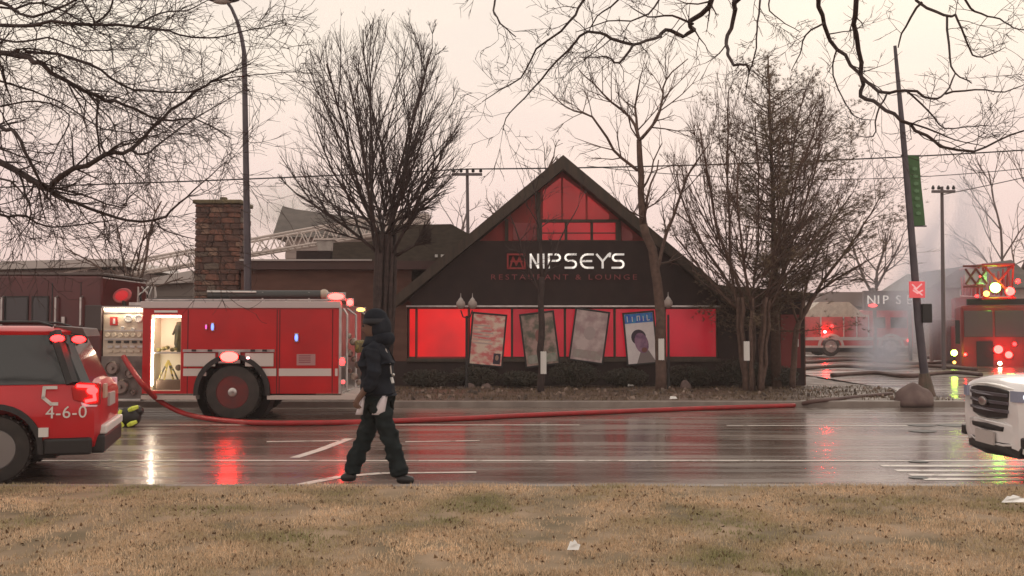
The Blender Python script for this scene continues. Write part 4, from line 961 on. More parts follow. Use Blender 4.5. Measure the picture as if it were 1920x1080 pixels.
    for dx, yy in ((650, .06), (660, .5), (664, 1.9)):
        mb = MB(); mb.tube([(X(643), Y0 + yy, Z(736)), (X(dx), Y0 + yy, Z(730)), (X(dx), Y0 + yy, Z(590)), (X(643), Y0 + yy, Z(578))], .022, 8); mb.build('rear_rail', M_chrome, T)
    mb = MB(); mb.box(X(641), X(682), Y0 - .0, Yb, Z(746), Z(738)); mb.build('tail_board', mat('board_metal', (.6, .52, .48), .4, metal=.3), T)
    mb = MB()
    for k in range(9): mb.ball((X(652 + (k * 7) % 20), Y0 + .15 + .1 * (k % 3), Z(630 + k * 11)), .055 + .02 * (k % 2), 8, 6)
    mb.build('rear_fittings', mat('gear_mixed', (.10, .03, .025), .4, c2=(.45, .36, .30), scale=9), T, smooth='all')
    mb = MB()
    for k in range(3): mb.lathe([(.11, -.04), (.13, 0), (.11, .04)], 14, 'X', (X(668), Y0 + .2 + .3 * k, Z(650)))
    mb.build('hose_coil', mat('gear_dark', (.04, .035, .02), .6), T, smooth=True)
    # lamps, and glowing spots for reflected lights
    def lmp(px, py, w, h, m, nm='warning_light', y=Y0 - .05, d=.05):
        mb = MB(); mb.box(X(px) - w * .6, X(px) + w * .6, y, y + d, Z(py) - h * .65, Z(py) + h * .65); hs = mb.build(nm, M_chrome, T, bevel=.008)
        mb = MB(); mb.ball((X(px), y, Z(py)), 1, 12, 8, (w / 2, .035, h / 2)); mb.build('lens', m, hs, smooth='all')
    lmp(432, 669, .34, .19, L_red2); lmp(467, 671, .07, .05, lamp('pink_lamp', (1, .35, .35), 5)); lmp(630, 556, .30, .12, L_red2, y=Y0 - .01); lmp(655, 567, .12, .12, L_red2, y=Y0 + .05)
    lmp(672, 580, .16, .07, L_amber, y=Y0 + .3); lmp(643, 678, .10, .14, L_red); lmp(645, 716, .07, .07, L_redl)
    lmp(400, 613, .05, .12, L_blue_refl, 'reflection_spot'); lmp(557, 633, .06, .13, L_blue_refl, 'reflection_spot'); lmp(388, 613, .03, .08, lamp('pink_reflection', (1, .1, .5), 1.5), 'reflection_spot')  # blue and pink lenses added in place of police-light reflections on the paint
L_redl_rim = mat('monitor_red', (.45, .05, .06), .4, c2=(.5, .2, .2), scale=4)
main_engine()

# ---------------------------------------------------------------- SUVs
def suv(name, label, paint, loc, rz, kind):
    T = thing(name, label, 'car', loc, rz)
    st = [(-2.50, .46, .98, .84), (-2.44, .33, 1.06, .94), (-2.2, .30, 1.10, .985), (-1.2, .29, 1.10, 1.0), (0, .29, 1.08, 1.0), (1.0, .29, 1.08, .995),
          (1.35, .29, 1.12, .99), (1.9, .29, 1.13, .97), (2.25, .29, 1.11, .94), (2.42, .29, 1.06, .88), (2.50, .36, .98, .76)]
    def ring(x, zl, zt, w):
        pts = [(-.0, zl), (w * .88, zl), (w * .97, zl + .10), (w, (zl + zt) / 2 + .02), (w * .985, zt - .16), (w * .95, zt - .04), (w * .80, zt + .0), (w * .4, zt + .035), (0, zt + .04)]
        full = pts + [(-a, b) for a, b in pts[-2:0:-1]]
        return [(x, a, b) for a, b in full]
    vs = []; n = 16
    for s_ in st: vs += ring(*s_)
    fs = []
    for i in range(len(st) - 1):
        for k in range(n): fs.append((i * n + k, i * n + (k + 1) % n, (i + 1) * n + (k + 1) % n, (i + 1) * n + k))
    fs.append(tuple(range(n))); fs.append(tuple((len(st) - 1) * n + k for k in range(n)))
    mb = MB(); mb.add(vs, fs); body = mb.build('body', paint, T, smooth=True)
    # cut wheel arches, then bake
    cut = MB()
    for x in (-1.43, 1.43):
        for s in (-1, 1): cut.lathe([(.44, -.35), (.44, .35)], 28, 'Y', (x, s * .95, .37))
    co = cut.build('cutter', None, None)
    mod = body.modifiers.new('b', 'BOOLEAN'); mod.object = co; mod.solver = 'EXACT'; mod.operation = 'DIFFERENCE'; co.location = body.matrix_world.translation
    body.parent = None; body.location = (0, 0, 0); co.location = (0, 0, 0)
    bpy.context.view_layer.update()
    me = bpy.data.meshes.new_from_object(body.evaluated_get(bpy.context.evaluated_depsgraph_get())); body.modifiers.clear(); body.data = me; body.parent = T
    bpy.data.objects.remove(co)
    if not me.materials: me.materials.append(paint)
    bm_ = bmesh.new(); bm_.from_mesh(me)
    for e in bm_.edges:
        if len(e.link_faces) == 2 and e.calc_face_angle(0) > .55: e.smooth = False
    bm_.to_mesh(me); bm_.free()
    for p in me.polygons: p.use_smooth = True
    mb = MB(); mb.box(-2.0, 2.0, -.62, .62, .22, .6); mb.box(-2.3, 2.2, -.8, .8, .3, .45); mb.build('underbody', M_black, T)
    for x in (-1.43, 1.43):
        for s in (-1, 1):
            m2 = MB(); vv = []; ff = []
            for i in range(19):
                a = math.pi * (i / 18) * 1.08 - .12
                for rr, y in ((.44, s * .94), (.50, s * .94), (.50, s * 1.008), (.44, s * 1.012)): vv.append((x + rr * math.cos(a), y, .37 + rr * math.sin(a)))
            for i in range(18):
                for k in range(4): ff.append((i * 4 + k, i * 4 + (k + 1) % 4, (i + 1) * 4 + (k + 1) % 4, (i + 1) * 4 + k))
            m2.add(vv, ff); m2.build('wheel_arch', M_black, T, smooth=True)
            wheel(T, (x, s * .86, .37), .37, .24, s, mat('alloy_dark', (.25, .24, .24), .35, metal=.6), 28)
    for s in (-1, 1): mb = MB(); mb.box(-.93, .93, s * .955 - .04, s * .955 + .055, .27, .46); mb.build('sill', M_black, T, bevel=.02)
    for s in (-1, 1): mb = MB(); mb.box(-2.42, -1.92, s * .95 - .06, s * .95 + .05, .29, .48); mb.build('rear_cladding', M_black, T, bevel=.03)
    # greenhouse
    lowr = [(-2.38, .80), (-2.3, .90), (-1.2, .93), (.4, .93), (1.15, .90), (1.42, .78)]
    topr = [(-2.12, .62), (-2.05, .70), (-1.2, .73), (.1, .72), (.38, .70), (.52, .60)]
    vs = [(x, y, 1.07) for x, y in lowr] + [(x, -y, 1.07) for x, y in lowr[::-1]] + [(x, y, 1.64) for x, y in topr] + [(x, -y, 1.64) for x, y in topr[::-1]]
    fs = [(i, (i + 1) % 12, 12 + (i + 1) % 12, 12 + i) for i in range(12)] + [tuple(range(12, 24)), tuple(range(11, -1, -1))]
    mb = MB(); mb.add(vs, fs); gl = mb.build('window_glass', M_glass, T)
    rv = []
    for k, (ex, z) in enumerate(((0.01, 1.62), (.02, 1.66), (-.06, 1.70), (-.35, 1.725))):
        for x, y in topr + [(x, -y) for x, y in topr[::-1]]:
            cx_ = -.8; rv.append((cx_ + (x - cx_) * (1 + ex / 1.3), (abs(y) + ex) * (1 if y > 0 else -1) if abs(y) + ex > 0 else 0, z))
    rf = [(j * 12 + i, j * 12 + (i + 1) % 12, (j + 1) * 12 + (i + 1) % 12, (j + 1) * 12 + i) for j in range(3) for i in range(12)] + [tuple(range(36, 48)), tuple(range(11, -1, -1))]
    mb = MB(); mb.add(rv, rf); mb.build('roof', paint, T, smooth=True)
    for s in (-1, 1):
        for nm, (xb, yb_), (xt, yt), w in (('front_pillar', (1.18, .905), (.40, .705), .035), ('door_pillar', (.12, .935), (.02, .725), .035), ('door_pillar', (-.95, .935), (-.95, .73), .035), ('rear_pillar', (-2.2, .905), (-1.98, .705), .07)):
            mb = MB(); mb.tube([(xb, s * yb_, 1.07), (xt, s * yt, 1.65)], w, 6); mb.build(nm, paint if nm != 'door_pillar' and kind != 'red' else M_black, T)
        mb = MB(); mb.tube([(-1.95, s * .66, 1.72), (-1.8, s * .66, 1.765), (.1, s * .66, 1.765), (.3, s * .66, 1.70)], .016, 6); mb.build('roof_rail', M_black, T)
        mb = MB(); mb.box(.78, .98, s * .93 if s > 0 else s * 1.14, s * 1.14 if s > 0 else s * .93, 1.06, 1.22); mb.build('mirror', paint, T, bevel=.04)
        for x0 in (.95, -.02, -1.0): mb = MB(); mb.box(x0, x0 + .008, s * 1.0 - .012, s * 1.0 + .004, .45, 1.04); mb.build('door_seam', M_black, T)
        for x0 in (.15, -.85): mb = MB(); mb.box(x0 - .1, x0 + .1, s * 1.0 - .02, s * 1.0 + .03, .93, .965); mb.build('door_handle', paint, T, bevel=.008)
    # rear
    mb = MB(); mb.box(-2.545, -2.3, -.86, .86, .29, .50); mb.build('rear_bumper_skirt', M_black, T, bevel=.03)
    mb = MB(); mb.box(-2.56, -2.40, -.82, .82, .50, .60); mb.build('bumper_strip', M_white if kind == 'red' else M_black, T, bevel=.02)
    mb = MB(); mb.prism([(-2.30, 1.60), (-2.26, 1.70), (-1.95, 1.725), (-1.95, 1.66)], -.62, .62); mb.build('rear_spoiler', mat('spoiler', (.10, .06, .055), .4), T, bevel=.01)
    mb = MB(); mb.box(-2.525, -2.49, -.27, .27, .78, .93); mb.build('licence_plate', M_pale, T)
    for s in (-1, 1):
        mb = MB(); mb.prism([(-2.47, .82), (-2.47, 1.07), (-2.25, 1.07), (-2.22, 1.02), (-2.40, 1.01), (-2.42, .90), (-2.30, .87), (-2.32, .82)], .55, .62); xf(mb, Matrix.Translation((0, s * .97 - .585 - (.03 if s > 0 else -.03), 0))); 
        mb.build('tail_light', mat('tail_lens', (.65, .42, .45), .2, emit=(1, .6, .65), estr=.25), T, bevel=.008)
    # front: grille, bars, bumper intakes, head lights
    def hexpanel(nm, pts, x, d, m, bv=.01):
        mb = MB(); n_ = len(pts); vs_ = [(x + d - .10 * abs(y) ** 2.0 * 1.4, y, z) for y, z in pts] + [(x - .25, y, z) for y, z in pts]
        mb.add(vs_, [tuple(range(n_)), tuple(range(2 * n_ - 1, n_ - 1, -1))] + [(i, i + n_, (i + 1) % n_ + n_, (i + 1) % n_) for i in range(n_)]); return mb.build(nm, m, T, bevel=bv)
    hexpanel('grille_surround', [(-.60, 1.02), (-.52, .66), (-.25, .62), (0, .61), (.25, .62), (.52, .66), (.60, 1.02), (.3, 1.05), (0, 1.06), (-.3, 1.05)], 2.5, .03, M_white if kind != 'red' else paint)
    hexpanel('grille', [(-.55, .99), (-.48, .69), (-.25, .66), (0, .65), (.25, .66), (.48, .69), (.55, .99), (.3, 1.02), (0, 1.03), (-.3, 1.02)], 2.5, .045, M_black)
    for z in (.76, .85, .94):
        hexpanel('grille_bar', [(-.52, z - .018), (-.25, z - .018), (0, z - .018), (.25, z - .018), (.52, z - .018), (.52, z + .018), (.25, z + .018), (0, z + .018), (-.25, z + .018), (-.52, z + .018)], 2.5, .065, mat('grille_metal', (.18, .17, .2), .3, metal=.7), .004)
    mb = MB(); mb.lathe([(.085, 0), (.085, .02), (.07, .026), (.004, .026)], 20, 'X', (0, 0, 0)); xf(mb, Matrix.Translation((2.57, 0, .85)) @ Matrix.Diagonal((1, 1.25, .6, 1))); mb.build('emblem', M_chrome, T, smooth=True)
    hexpanel('bumper', [(-.86, .60), (-.84, .40), (-.4, .36), (0, .36), (.4, .36), (.84, .40), (.86, .60), (.4, .635), (0, .64), (-.4, .635)], 2.5, .06, paint, .02)
    hexpanel('bumper_slot', [(-.45, .585), (-.42, .53), (0, .52), (.42, .53), (.45, .585), (0, .595)], 2.5, .07, M_black)
    hexpanel('lower_intake', [(-.78, .42), (-.70, .26), (0, .24), (.70, .26), (.78, .42), (.4, .40), (0, .40), (-.4, .40)], 2.5, .05, M_black)
    mb = MB(); mb.box(2.555, 2.575, -.26, .26, .36, .51); mb.build('front_plate', M_pale, T)
    for s in (-1, 1):
        mb = MB(); pts = [(2.515, .62), (2.495, .765), (2.385, .915), (2.12, .985)]
        vs_ = [(x + .012, s * y, z) for x, y in pts[:4] for z in (.88, 1.0)]
        mb.add(vs_ + [(x - .1, y - s * .05, z) for x, y, z in vs_], [(0, 2, 3, 1), (2, 4, 5, 3), (4, 6, 7, 5), (0, 1, 9, 8), (6, 14, 15, 7), (1, 3, 11, 9), (3, 5, 13, 11), (5, 7, 15, 13), (0, 8, 10, 2), (2, 10, 12, 4), (4, 12, 14, 6)])
        hl = mb.build('headlight', mat('headlight_glass', (.22, .22, .27), .08, emit=(.75, .75, 1), estr=.06), T)
        mb = MB(); mb.ball((2.43, s * .83, .94), .045, 10, 8); mb.build('bulb', mat('bulb', (.9, .9, .95), .2, emit=(.8, .85, 1), estr=1.2), hl, smooth='all')
        mb = MB(); mb.box(2.22, 2.40, s * .92 - .05, s * .92 + .04, .60, .68); mb.build('fog_slot', M_black, T, bevel=.015)
        mb = MB(); mb.box(2.32, 2.50, s * .84 - .06, s * .84 + .05, .38, .50); mb.build('fog_light', M_black, T, bevel=.02)
    return T
# red command car: side view, rear corner at the right, pointing left
hd = Vector((-.965, -.26, 0)).normalized(); lf = Vector((-hd.y, hd.x, 0))       # lf: car's left = towards the camera
nc = Vector((P(200, 0, 11.35).x, 11.35, 0)); cen = nc + hd * 2.5 - lf * 1.0
RC = suv('command_car', 'red fire command car with flashing red lights and number 4-6-0 at the left edge', M_redsuv, cen, math.atan2(hd.y, hd.x), 'red')
TS = Matrix.Rotation(RAD(180), 4, 'Z') @ Matrix.Rotation(RAD(90), 4, 'X')
mb = text_mb('4-6-0', .19, .006, 1.05, 1.0); xf(mb, Matrix.Translation((-2.16, 1.0, .76)) @ Matrix.Rotation(RAD(3), 4, 'Z') @ TS); mb.build('side_number', M_white, RC)
mb = text_mb('O', .20, .006); xf(mb, Matrix.Translation((-1.34, 1.004, .95)) @ TS); mb.build('side_letter', M_white, RC)
mb = MB(); stroke(mb, [(-2.05, 1.04), (-1.93, 1.04), (-1.92, .93), (-2.0, .86), (-2.06, .86)], .035, .99, 1.006); mb.build('side_decal', M_white, RC)
for a, c in ((-1.88, -1.98), (-.9, .9)): mb = MB(); mb.box(min(a, c), max(a, c), .985, 1.018, .50, .60); mb.build('silver_stripe', M_white, RC)
for x, y, z in ((-2.02, .76, 1.58), (-2.24, .74, 1.57)):
    mb = MB(); mb.box(x - .09, x + .09, y - .03, y + .03, z - .04, z + .04); h_ = mb.build('warning_light', M_black, RC, bevel=.01)
    mb = MB(); mb.ball((x, y + .03, z), 1, 12, 8, (.075, .035, .04)); mb.build('lens', L_red, h_, smooth='all')
mb = MB(); mb.prism([(-2.50, .84), (-2.50, 1.08), (-2.28, 1.10), (-2.20, 1.04), (-2.22, .90), (-2.40, .84)], .90, .985); tl_ = mb.build('lit_tail_light', mat('lit_tail', (.45, .012, .016), .15, coat=.5), RC, bevel=.01)
mb = MB(); stroke(mb, [(-2.27, 1.055), (-2.43, 1.045), (-2.45, .90), (-2.36, .885)], .035, .975, .995); mb.ball((-2.42, .985, 1.0), 1, 12, 8, (.06, .02, .045)); mb.build('lit_strip', L_red, tl_)
mb = MB(); mb.box(-2.525, -2.50, .50, .72, .90, 1.06); mb.build('reflector', mat('badge', (.6, .45, .35), .4), RC)
mb = MB(); mb.ball((-.30, .955, 1.14), 1, 12, 8, (.06, .03, .04)); mb.build('side_strobe', L_red, RC, smooth='all')
# white patrol car
hd2 = Vector((-1, .06, 0)).normalized(); em = P(1829, 0, 11.9)
WC = suv('patrol_car', 'white patrol car with dark grille nosing in at the right edge', mat('white_car_paint', (.86, .83, .83), .2, coat=.6), Vector((em.x, 11.9, 0)) - hd2 * 2.57, math.atan2(hd2.y, hd2.x), 'white')

# ---------------------------------------------------------------- far engine, ladder truck
def far_engine():
    Y0 = 54; k = Y0 / F; zg = lot_z(20, Y0)
    X = lambda px: P(px, 0, Y0).x; Z = lambda py: P(0, py, Y0).z
    T = thing('fire_engine', 'distant red pumper with cream roof half hidden in smoke in the lot', 'fire engine', (X(1600), Y0 + 1.2, zg), 0, world=True)
    mb = MB(); mb.box(X(1500), X(1622), Y0, Y0 + 2.4, Z(650), Z(594)); mb.build('body', M_red, T, bevel=.03)
    mb = MB(); mb.box(X(1622), X(1702), Y0, Y0 + 2.4, Z(652), Z(580)); cb = mb.build('cab', M_red, T, bevel=.08)
    for a, c in ((1632, 1650), (1660, 1690)): mb = MB(); mb.box(X(a), X(c), Y0 - .02, Y0, Z(615), Z(595)); mb.build('cab_window', M_glass, cb)
    mb = MB(); mb.prism([(X(1498), Z(595)), (X(1510), Z(582)), (X(1530), Z(566)), (X(1585), Z(566)), (X(1612), Z(590)), (X(1622), Z(590)), (X(1622), Z(595))], Y0 + .1, Y0 + 2.3); mb.build('hose_bed', M_cream, T)
    for y0, y1, nm in ((638, 632, 'reflective_stripe'), (652, 648, 'running_board')): mb = MB(); mb.box(X(1500), X(1698), Y0 - .03, Y0, Z(y0), Z(y1)); mb.build(nm, M_pale, T)
    for px in (1530, 1572, 1596, 1618): mb = MB(); mb.box(X(px), X(px + 2), Y0 - .04, Y0, Z(632), Z(594)); mb.build('locker_edge', M_pale, T)
    for px in (1549, 1660):
        wheel(T, (X(px), Y0 + .12, Z(668) + .52), .52, .3, -1, None, 20); wheel(T, (X(px), Y0 + 2.25, Z(668) + .52), .52, .3, 1, None, 20)
        m2 = MB(); vv = []; ff = []
        for i in range(15):
            a = math.pi * i / 14
            for r_, y in ((.56, Y0 - .05), (.70, Y0 - .05), (.70, Y0 + .1), (.56, Y0 + .1)): vv.append((X(px) + r_ * math.cos(a), y, Z(650) + r_ * math.sin(a)))
        for i in range(14):
            for q in range(4): ff.append((i * 4 + q, i * 4 + (q + 1) % 4, (i + 1) * 4 + (q + 1) % 4, (i + 1) * 4 + q))
        m2.add(vv, ff); m2.build('wheel_arch', M_pale, T)
    mb = MB(); mb.box(X(1505), X(1690), Y0 + .3, Y0 + 2.1, Z(660), Z(650)); mb.build('chassis', M_black, T)
    for px, py, m in ((1538, 622, lamp('far_red', (1, .01, .01), 260)), (1551, 612, L_redl), (1692, 638, L_redl)): mb = MB(); mb.ball((X(px), Y0 - .06, Z(py)), .09, 10, 6); mb.build('warning_light', m, T, smooth='all')
far_engine()
def pylon():
    Y0 = 50; X = lambda px: P(px, 0, Y0).x; Z = lambda py: P(0, py, Y0).z
    T = thing('pole_sign', 'distant grey pole sign with spaced white lettering behind the smoke', 'sign', (X(1660), Y0, .28), 0, world=True)
    mb = MB(); mb.box(X(1612), X(1706), Y0, Y0 + .3, Z(582), Z(545)); mb.build('sign_board', mat('sign_grey', (.12, .085, .085), .6), T, bevel=.02)
    for px in (1630, 1695): mb = MB(); mb.box(X(px), X(px + 5), Y0 + .05, Y0 + .2, .2, Z(582)); mb.build('sign_leg', M_black, T)
    for ch_, px in (('N', 1625), ('I', 1638), ('P', 1651), ('S', 1675), ('E', 1695)):
        mb = text_mb(ch_, .62, .02); xf(mb, Matrix.Translation((X(px), Y0 - .02, Z(563))) @ Matrix.Rotation(RAD(90), 4, 'X')); mb.build('letter', M_let, T)
    mb = MB(); mb.ball((X(1627), Y0 - .06, Z(573)), 1, 10, 6, (.22, .04, .08)); mb.build('red_mark', L_redl, T, smooth='all')
pylon()
def ladder_truck():
    Y0 = 42.; X = lambda px: P(px, 0, Y0).x; Z = lambda py: P(0, py, Y0).z; zg = lot_z(21, Y0)
    T = thing('ladder_truck', 'red ladder truck facing the street with green and red lights at the right edge', 'fire truck', (X(1882), Y0 + 2, zg), 0, world=True)
    md = mat('truck_dark_red', (.30, .025, .025), .4, c2=(.24, .05, .045), scale=2)
    x0, x1 = X(1826), X(1938)
    mb = MB(); mb.box(x0, x1, Y0, Y0 + 3, Z(700), Z(572)); cb = mb.build('cab', md, T, bevel=.1)
    mb = MB(); mb.box(x0 + .12, (x0 + x1) / 2 - .04, Y0 - .03, Y0 + .1, Z(632), Z(582)); mb.build('windshield', mat('truck_glass', (.10, .075, .075), .12), cb, bevel=.02)
    mb = MB(); mb.box((x0 + x1) / 2 + .04, x1 - .12, Y0 - .03, Y0 + .1, Z(632), Z(582)); mb.build('windshield', mat('truck_glass', (.1, .1, .1), .12), cb, bevel=.02)
    mb = MB(); mb.box(X(1852), X(1880), Y0 - .05, Y0, Z(697), Z(640)); mb.build('grille', M_black, cb)
    mb = MB(); mb.box(X(1786), x1 + .2, Y0 - .6, Y0 - .0, Z(726), Z(704)); bp = mb.build('bumper', mat('bumper_red', (.42, .02, .02), .35), T, bevel=.03)
    mb = text_mb('2-11', .36, .01, 1.2); xf(mb, Matrix.Translation((X(1815), Y0 - .61, Z(715))) @ Matrix.Rotation(RAD(90), 4, 'X')); mb.build('bumper_number', M_white, bp)
    for s, px in ((-1, 1820), (1, 1944)): mb = MB(); mb.box(X(px - 4), X(px + 4), Y0 - .15, Y0, Z(645), Z(600)); mb.build('mirror', M_black, cb, bevel=.02); 
    for px in (1840, 1925): wheel(T, (0, 0, 0), .52, .32, 1, None, 18).matrix_local = Matrix.Translation(Vector((X(px), Y0 + 1.2, zg + .52)) - Vector(T.location)) @ Matrix.Rotation(RAD(90), 4, 'Z') @ Matrix.Translation(Vector(T.location))
    for px in (1840, 1925): wheel(T, (0, 0, 0), .52, .32, 1, None, 18).matrix_local = Matrix.Translation(Vector((X(px), Y0 + 7, zg + .52)) - Vector(T.location)) @ Matrix.Rotation(RAD(90), 4, 'Z') @ Matrix.Translation(Vector(T.location))
    mb = MB(); mb.box(x0 + .05, x1 - .05, Y0 + 3.1, Y0 + 10, zg + .6, Z(610)); mb.build('rear_body', M_red, T, bevel=.04)
    # ladder over the roof, lying forward
    M_lad = mat('ladder_red', (.48, .03, .03), .35)
    mb = MB(); lz = Z(560); xs = (X(1862), X(1912))
    for x in xs:
        for dz in (0, 1.35): mb.tube([(x, Y0 - .9, lz + dz), (x, Y0 + 9, lz + dz + .4)], .07, 6)
        for i in range(12): mb.tube([(x, Y0 - .9 + i * .8, lz + (0 if i % 2 else 1.35)), (x, Y0 - .1 + i * .8, lz + (1.35 if i % 2 else 0))], .045, 5)
    for i in range(14): mb.tube([(xs[0], Y0 - .9 + i * .7, lz), (xs[1], Y0 - .9 + i * .7, lz)], .035, 5)
    mb.tube([(xs[0], Y0 - .9, lz), (xs[1], Y0 - .9, lz + 1.35)], .05, 5); mb.tube([(xs[0], Y0 - .9, lz + 1.35), (xs[1], Y0 - .9, lz)], .05, 5); mb.tube([(xs[0], Y0 - .9, lz + 1.35), (xs[1], Y0 - .9, lz + 1.35)], .07, 5)
    mb.build('ladder', M_lad, T)
    mb = MB(); mb.box(x0 + .3, x1 - .3, Y0 + 6, Y0 + 8.4, Z(610), lz + .25); mb.build('turntable', M_red, T)
    # basket framing with white X panel at left
    mb = MB(); mb.box(X(1832), X(1868), Y0 - .8, Y0 - .75, Z(534), Z(505)); bk = mb.build('basket_panel', M_white, T)
    mb = MB()
    for a, c in (((1832, 505), (1850, 534)), ((1850, 534), (1868, 505)), ((1832, 534), (1850, 505)), ((1850, 505), (1868, 534)), ((1828, 500), (1862, 500)), ((1828, 538), (1866, 538))): mb.tube([(X(a[0]), Y0 - .86, Z(a[1])), (X(c[0]), Y0 - .86, Z(c[1]))], .045, 5)
    mb.build('basket_rail', mat('basket_dark', (.16, .03, .03), .5), bk)
    mb = MB(); mb.box(X(1838), X(1935), Y0 + .1, Y0 + .5, Z(571), Z(560)); mb.build('light_bar', M_black, T)
    for px, py, r_, m in ((1881, 541, .25, L_green), (1866, 552, .15, L_amber), (1905, 548, .22, L_red2), (1918, 530, .12, L_red), (1850, 556, .08, L_red), (1856, 520, .05, L_redl),
                          (1813, 662, .16, lamp('yellow_green', (.6, 1, .08), 30)), (1813, 680, .08, L_amber), (1888, 655, .22, L_red2), (1905, 665, .18, L_red2), (1890, 681, .10, lamp('warm', (1, .7, .4), 25)), (1832, 665, .07, L_red2), (1915, 645, .10, L_red)):
        mb = MB(); r_ *= .78; mb.ball((X(px), Y0 - (1.0 if py < 560 else .2), Z(py)), r_, 12, 8); o = mb.build('warning_light', m, T, smooth='all')
        mb = MB(); mb.box(X(px) - r_ * .9, X(px) + r_ * .9, Y0 - (.98 if py < 560 else .18), Y0 - (.84 if py < 560 else .0), Z(py) - r_ * .9, Z(py) + r_ * .9); mb.build('lamp_mount', M_black, T)
    T.rotation_euler = (0, 0, -RAD(19))
ladder_truck()
# aerial ladder reaching behind the restaurant
def aerial():
    Y0 = 44.; M_al = mat('ladder_white', (.60, .52, .48), .45)
    a, b_ = P(735, 400, Y0), P(120, 512, Y0)
    a2, b2 = P(735, 432, Y0), P(120, 534, Y0)
    T = thing('aerial_ladder', 'white lattice aerial ladder with basket slanting behind the restaurant roof', 'ladder', (a.x + 1, Y0 + .5, .1), 0, world=True)
    mb = MB()
    for dy in (0, .9):
        o = Vector((0, dy, 0)); mb.tube([a + o, b_ + o], .055, 6); mb.tube([a2 + o, b2 + o], .055, 6)
    mb.build('ladder_rail', M_al, T)
    n = 46
    for dy in (0, .9):
        mb = MB()
        for i in range(n):
            t0, t1 = i / n, (i + 1) / n; p, q = (a.lerp(b_, t0), a2.lerp(b2, t1)) if i % 2 else (a2.lerp(b2, t0), a.lerp(b_, t1)); o = Vector((0, dy, 0)); mb.tube([p + o, q + o], .03, 4)
        mb.build('lattice', M_al, T)
    for i in range(0, n): mb = MB(); p = a2.lerp(b2, i / n); mb.tube([p, p + Vector((0, .9, 0))], .025, 5); mb.build('rung', M_al, T)
    c = P(615, 452, Y0 - .6); mb = MB(); mb.prism([(c.x - .42, c.z), (c.x + .30, c.z), (c.x + .22, c.z - .85), (c.x - .25, c.z - .85)], Y0 - 1.1, Y0 - .1); bk = mb.build('basket', mat('basket_grey', (.42, .38, .35), .5, c2=(.3, .26, .24), scale=4), T, bevel=.03)
    mb = MB(); mb.box(c.x - .5, c.x + .38, Y0 - 1.15, Y0 - .05, c.z, c.z + .08); mb.build('basket_rim', M_al, bk)
    mb = MB(); mb.tube([a + Vector((.3, .45, -.6)), (a.x + 1, Y0 + .5, .2)], .28, 10); mb.box(a.x - .3, a.x + 1.6, Y0, Y0 + 1, a2.z - .5, a.z); mb.build('mast', M_al, T)
aerial()

# ---------------------------------------------------------------- background houses, fence, poles
M_side = mat('pale_siding', (.36, .29, .27), .7, c2=(.42, .34, .31), scale=1)
M_shing = mat('grey_shingle', (.20, .19, .18), .85, c2=(.26, .24, .22), scale=2, stretch=(1, 1, 3))
def house(name, Y, poly, wallbox, lab, depth=7, wins=(), rm=None, wm=None, front=True):
    X = lambda px: P(px, 0, Y).x; Z = lambda py: P(0, py, Y).z
    x0, x1, yt = wallbox; T = thing('house', lab, 'house', (X((x0 + x1) / 2), Y, 0), 0, world=True)
    wl = MB(); wl.box(X(x0), X(x1), Y, Y + depth, 0, Z(yt)); w_ = wl.build('wall', wm or M_side, T)
    rf = MB(); rf.prism([(X(a), Z(b)) for a, b in poly], Y - .4, Y + depth + .4); rf.build('roof', rm or M_shing, T)
    nb = int((Z(yt) - .5) / .32)
    for i in range(nb):
        z = .5 + i * .32; mb = MB(); mb.box(X(x0) - .01, X(x1) + .01, Y - .035, Y - .001, z, z + .27); mb.build('siding_board', wm or M_side, T)
    for (a, b, c, d) in wins:
        mb = MB(); mb.box(X(a) - .06, X(c) + .06, Y - .08, Y - .036, Z(d) - .06, Z(b) + .06); f = mb.build('window', M_white, T)
        mb = MB(); mb.box(X(a), X(c), Y - .09, Y - .081, Z(d), Z(b)); mb.build('pane', M_glass, f)
    return T
house('a', 50, [(518, 446), (537, 388), (560, 394), (712, 414), (720, 446)], (540, 712, 446), 'grey roofed house rising behind the aerial ladder', 8)
house('b', 44, [(-60, 494), (60, 490), (235, 486), (250, 500), (-60, 508)], (-50, 240, 506), 'long pale roofed building behind the engine cab', 7, rm=M_pale, wm=mat('dim_wall', (.20, .15, .14), .8), wins=((20, 530, 50, 560), (110, 530, 140, 560)))
house('c', 40, [(285, 535), (300, 522), (372, 508), (372, 530)], (296, 370, 530), 'small grey lean-to building left of the stone chimney', 5, rm=M_pale, wm=mat('dim_wall_grey', (.20, .17, .155), .8))
house('d', 62, [(1728, 540), (1790, 500), (1880, 488), (1940, 540)], (1740, 1930, 540), 'pale sided house behind the fence at the right', 8, wins=((1790, 545, 1805, 575),), wm=M_side)
house('e', 66, [(1505, 575), (1540, 548), (1690, 548), (1722, 575)], (1515, 1712, 575), 'dim house behind the distant pumper', 8, rm=mat('brown_shingle', (.16, .11, .10), .9), wm=mat('dim_wall', (.20, .15, .14), .8))
